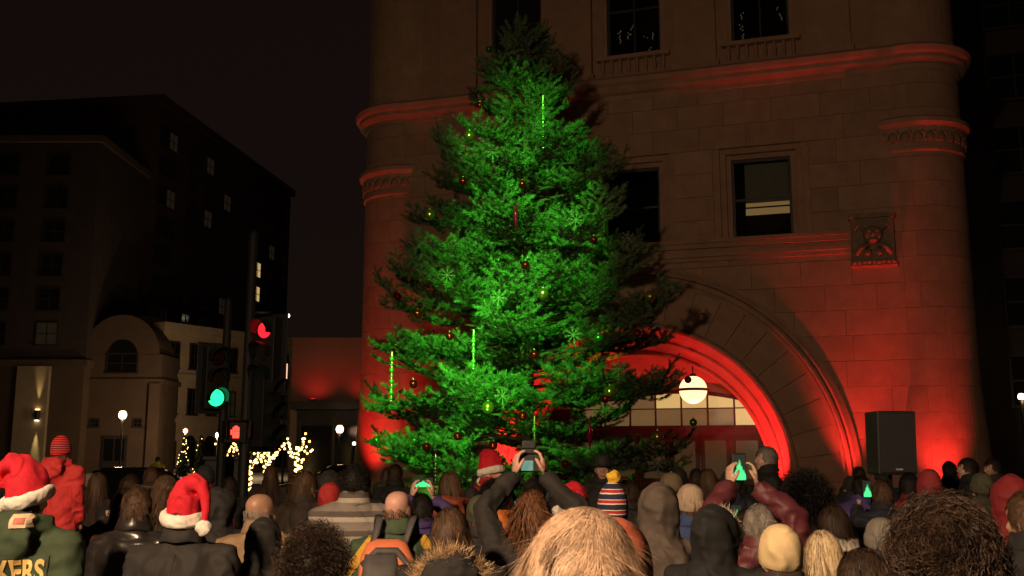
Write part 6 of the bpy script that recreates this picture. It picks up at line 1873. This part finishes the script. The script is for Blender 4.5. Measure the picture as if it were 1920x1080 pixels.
person(1702, 890, 9.6, 'person in dark red coat with black hair right behind the speaker stand', dkred, 'jacket', 'down', 0, 0, 'fair', None, ('bob', 'black', 9))

# ---- the rest of the crowd: look-alikes in dark winter clothes ------------------
KINDS = [
    dict(label='person in black coat with short dark hair, back turned, deep in the crowd', coat=black, coat_kind='jacket', skin='tan', hair=('short', 'dark', 1), group='dark haired people in black coats'),
    dict(label='person in navy puffer and black folded knit cap deep in the crowd', coat=navy, coat_kind='puffer', skin='fair', hat=('beanie', blackk), hair=('short', 'dark', 1), top=0.03, group='people in navy puffers and black caps'),
    dict(label='person in dark brown coat with long brown hair deep in the crowd', coat=dbrown, coat_kind='jacket', skin='fair', hair=('long', 'brown', 7), group='brown haired people in brown coats'),
    dict(label='person in charcoal coat with the hood up deep in the crowd', coat=charcoal, coat_kind='hood up', skin='fair', top=0.04, group='people in raised charcoal hoods'),
    dict(label='person in olive parka with short brown hair deep in the crowd', coat=olive, coat_kind='parka hood', skin='fair', hair=('short', 'brown', 3), group='brown haired people in olive parkas'),
    dict(label='person in dark red coat and black folded knit cap deep in the crowd', coat=dkred, coat_kind='jacket', skin='tan', hat=('beanie', blackk), hair=('short', 'dark', 1), top=0.03, group='people in dark red coats and black caps'),
    dict(label='person in charcoal jacket and grey folded knit cap deep in the crowd', coat=charcoal, coat_kind='jacket', skin='fair', hat=('beanie', greyk), hair=('short', 'dark', 1), top=0.03, group='people in charcoal jackets and grey caps'),
]
rf = random.Random(21)
spots = []
for row, d0 in enumerate((7.4, 8.8, 10.3, 11.8, 13.3)):
    step = 0.86
    X = -0.56*d0
    while X < 0.56*d0:
        x_ = X + rf.uniform(-0.2, 0.2); d_ = d0 + rf.uniform(-0.35, 0.35)
        X += step
        if any((x_-q[0])**2 + (d_-q[1])**2 < 0.62**2 for q in PEOPLE): continue
        if abs(x_ - at(1667, 10)) < 0.75 and abs(d_ - 10) < 0.8: continue
        spots.append((x_, d_))
spots = [q for q in spots if rf.random() < 0.9]
for i, (x_, d_) in enumerate(spots):
    k = dict(KINDS[rf.choice((0, 0, 1, 2, 3, 4, 0, 1, 5, 6, 3))])
    h = rf.uniform(1.56, 1.72) + k.get('top', 0)
    px = 960 + x_/d_*1893
    if 880 < px < 1200 or 1380 < px < 1480: h = min(h, CAM_H - 46*d_/1893)
    person(px, 0, d_, yaw=rf.choice((-0.3, 0.0, 0.0, 0.25)) if False else 0.0, rz=rad(rf.uniform(-18, 18)), height=h, seed=rf.randrange(3), pose=rf.choice(('down', 'pocket')), **k)
print('people', len(PEOPLE))
PP = np.array([(q[0], q[1]) for q in PEOPLE])
for i in range(len(PP)):
    for j in range(i+1, len(PP)):
        if np.hypot(*(PP[i]-PP[j])) < 0.45: print('CLOSE %.2f' % np.hypot(*(PP[i]-PP[j])), PEOPLE[i][2][:50], '|', PEOPLE[j][2][:50])
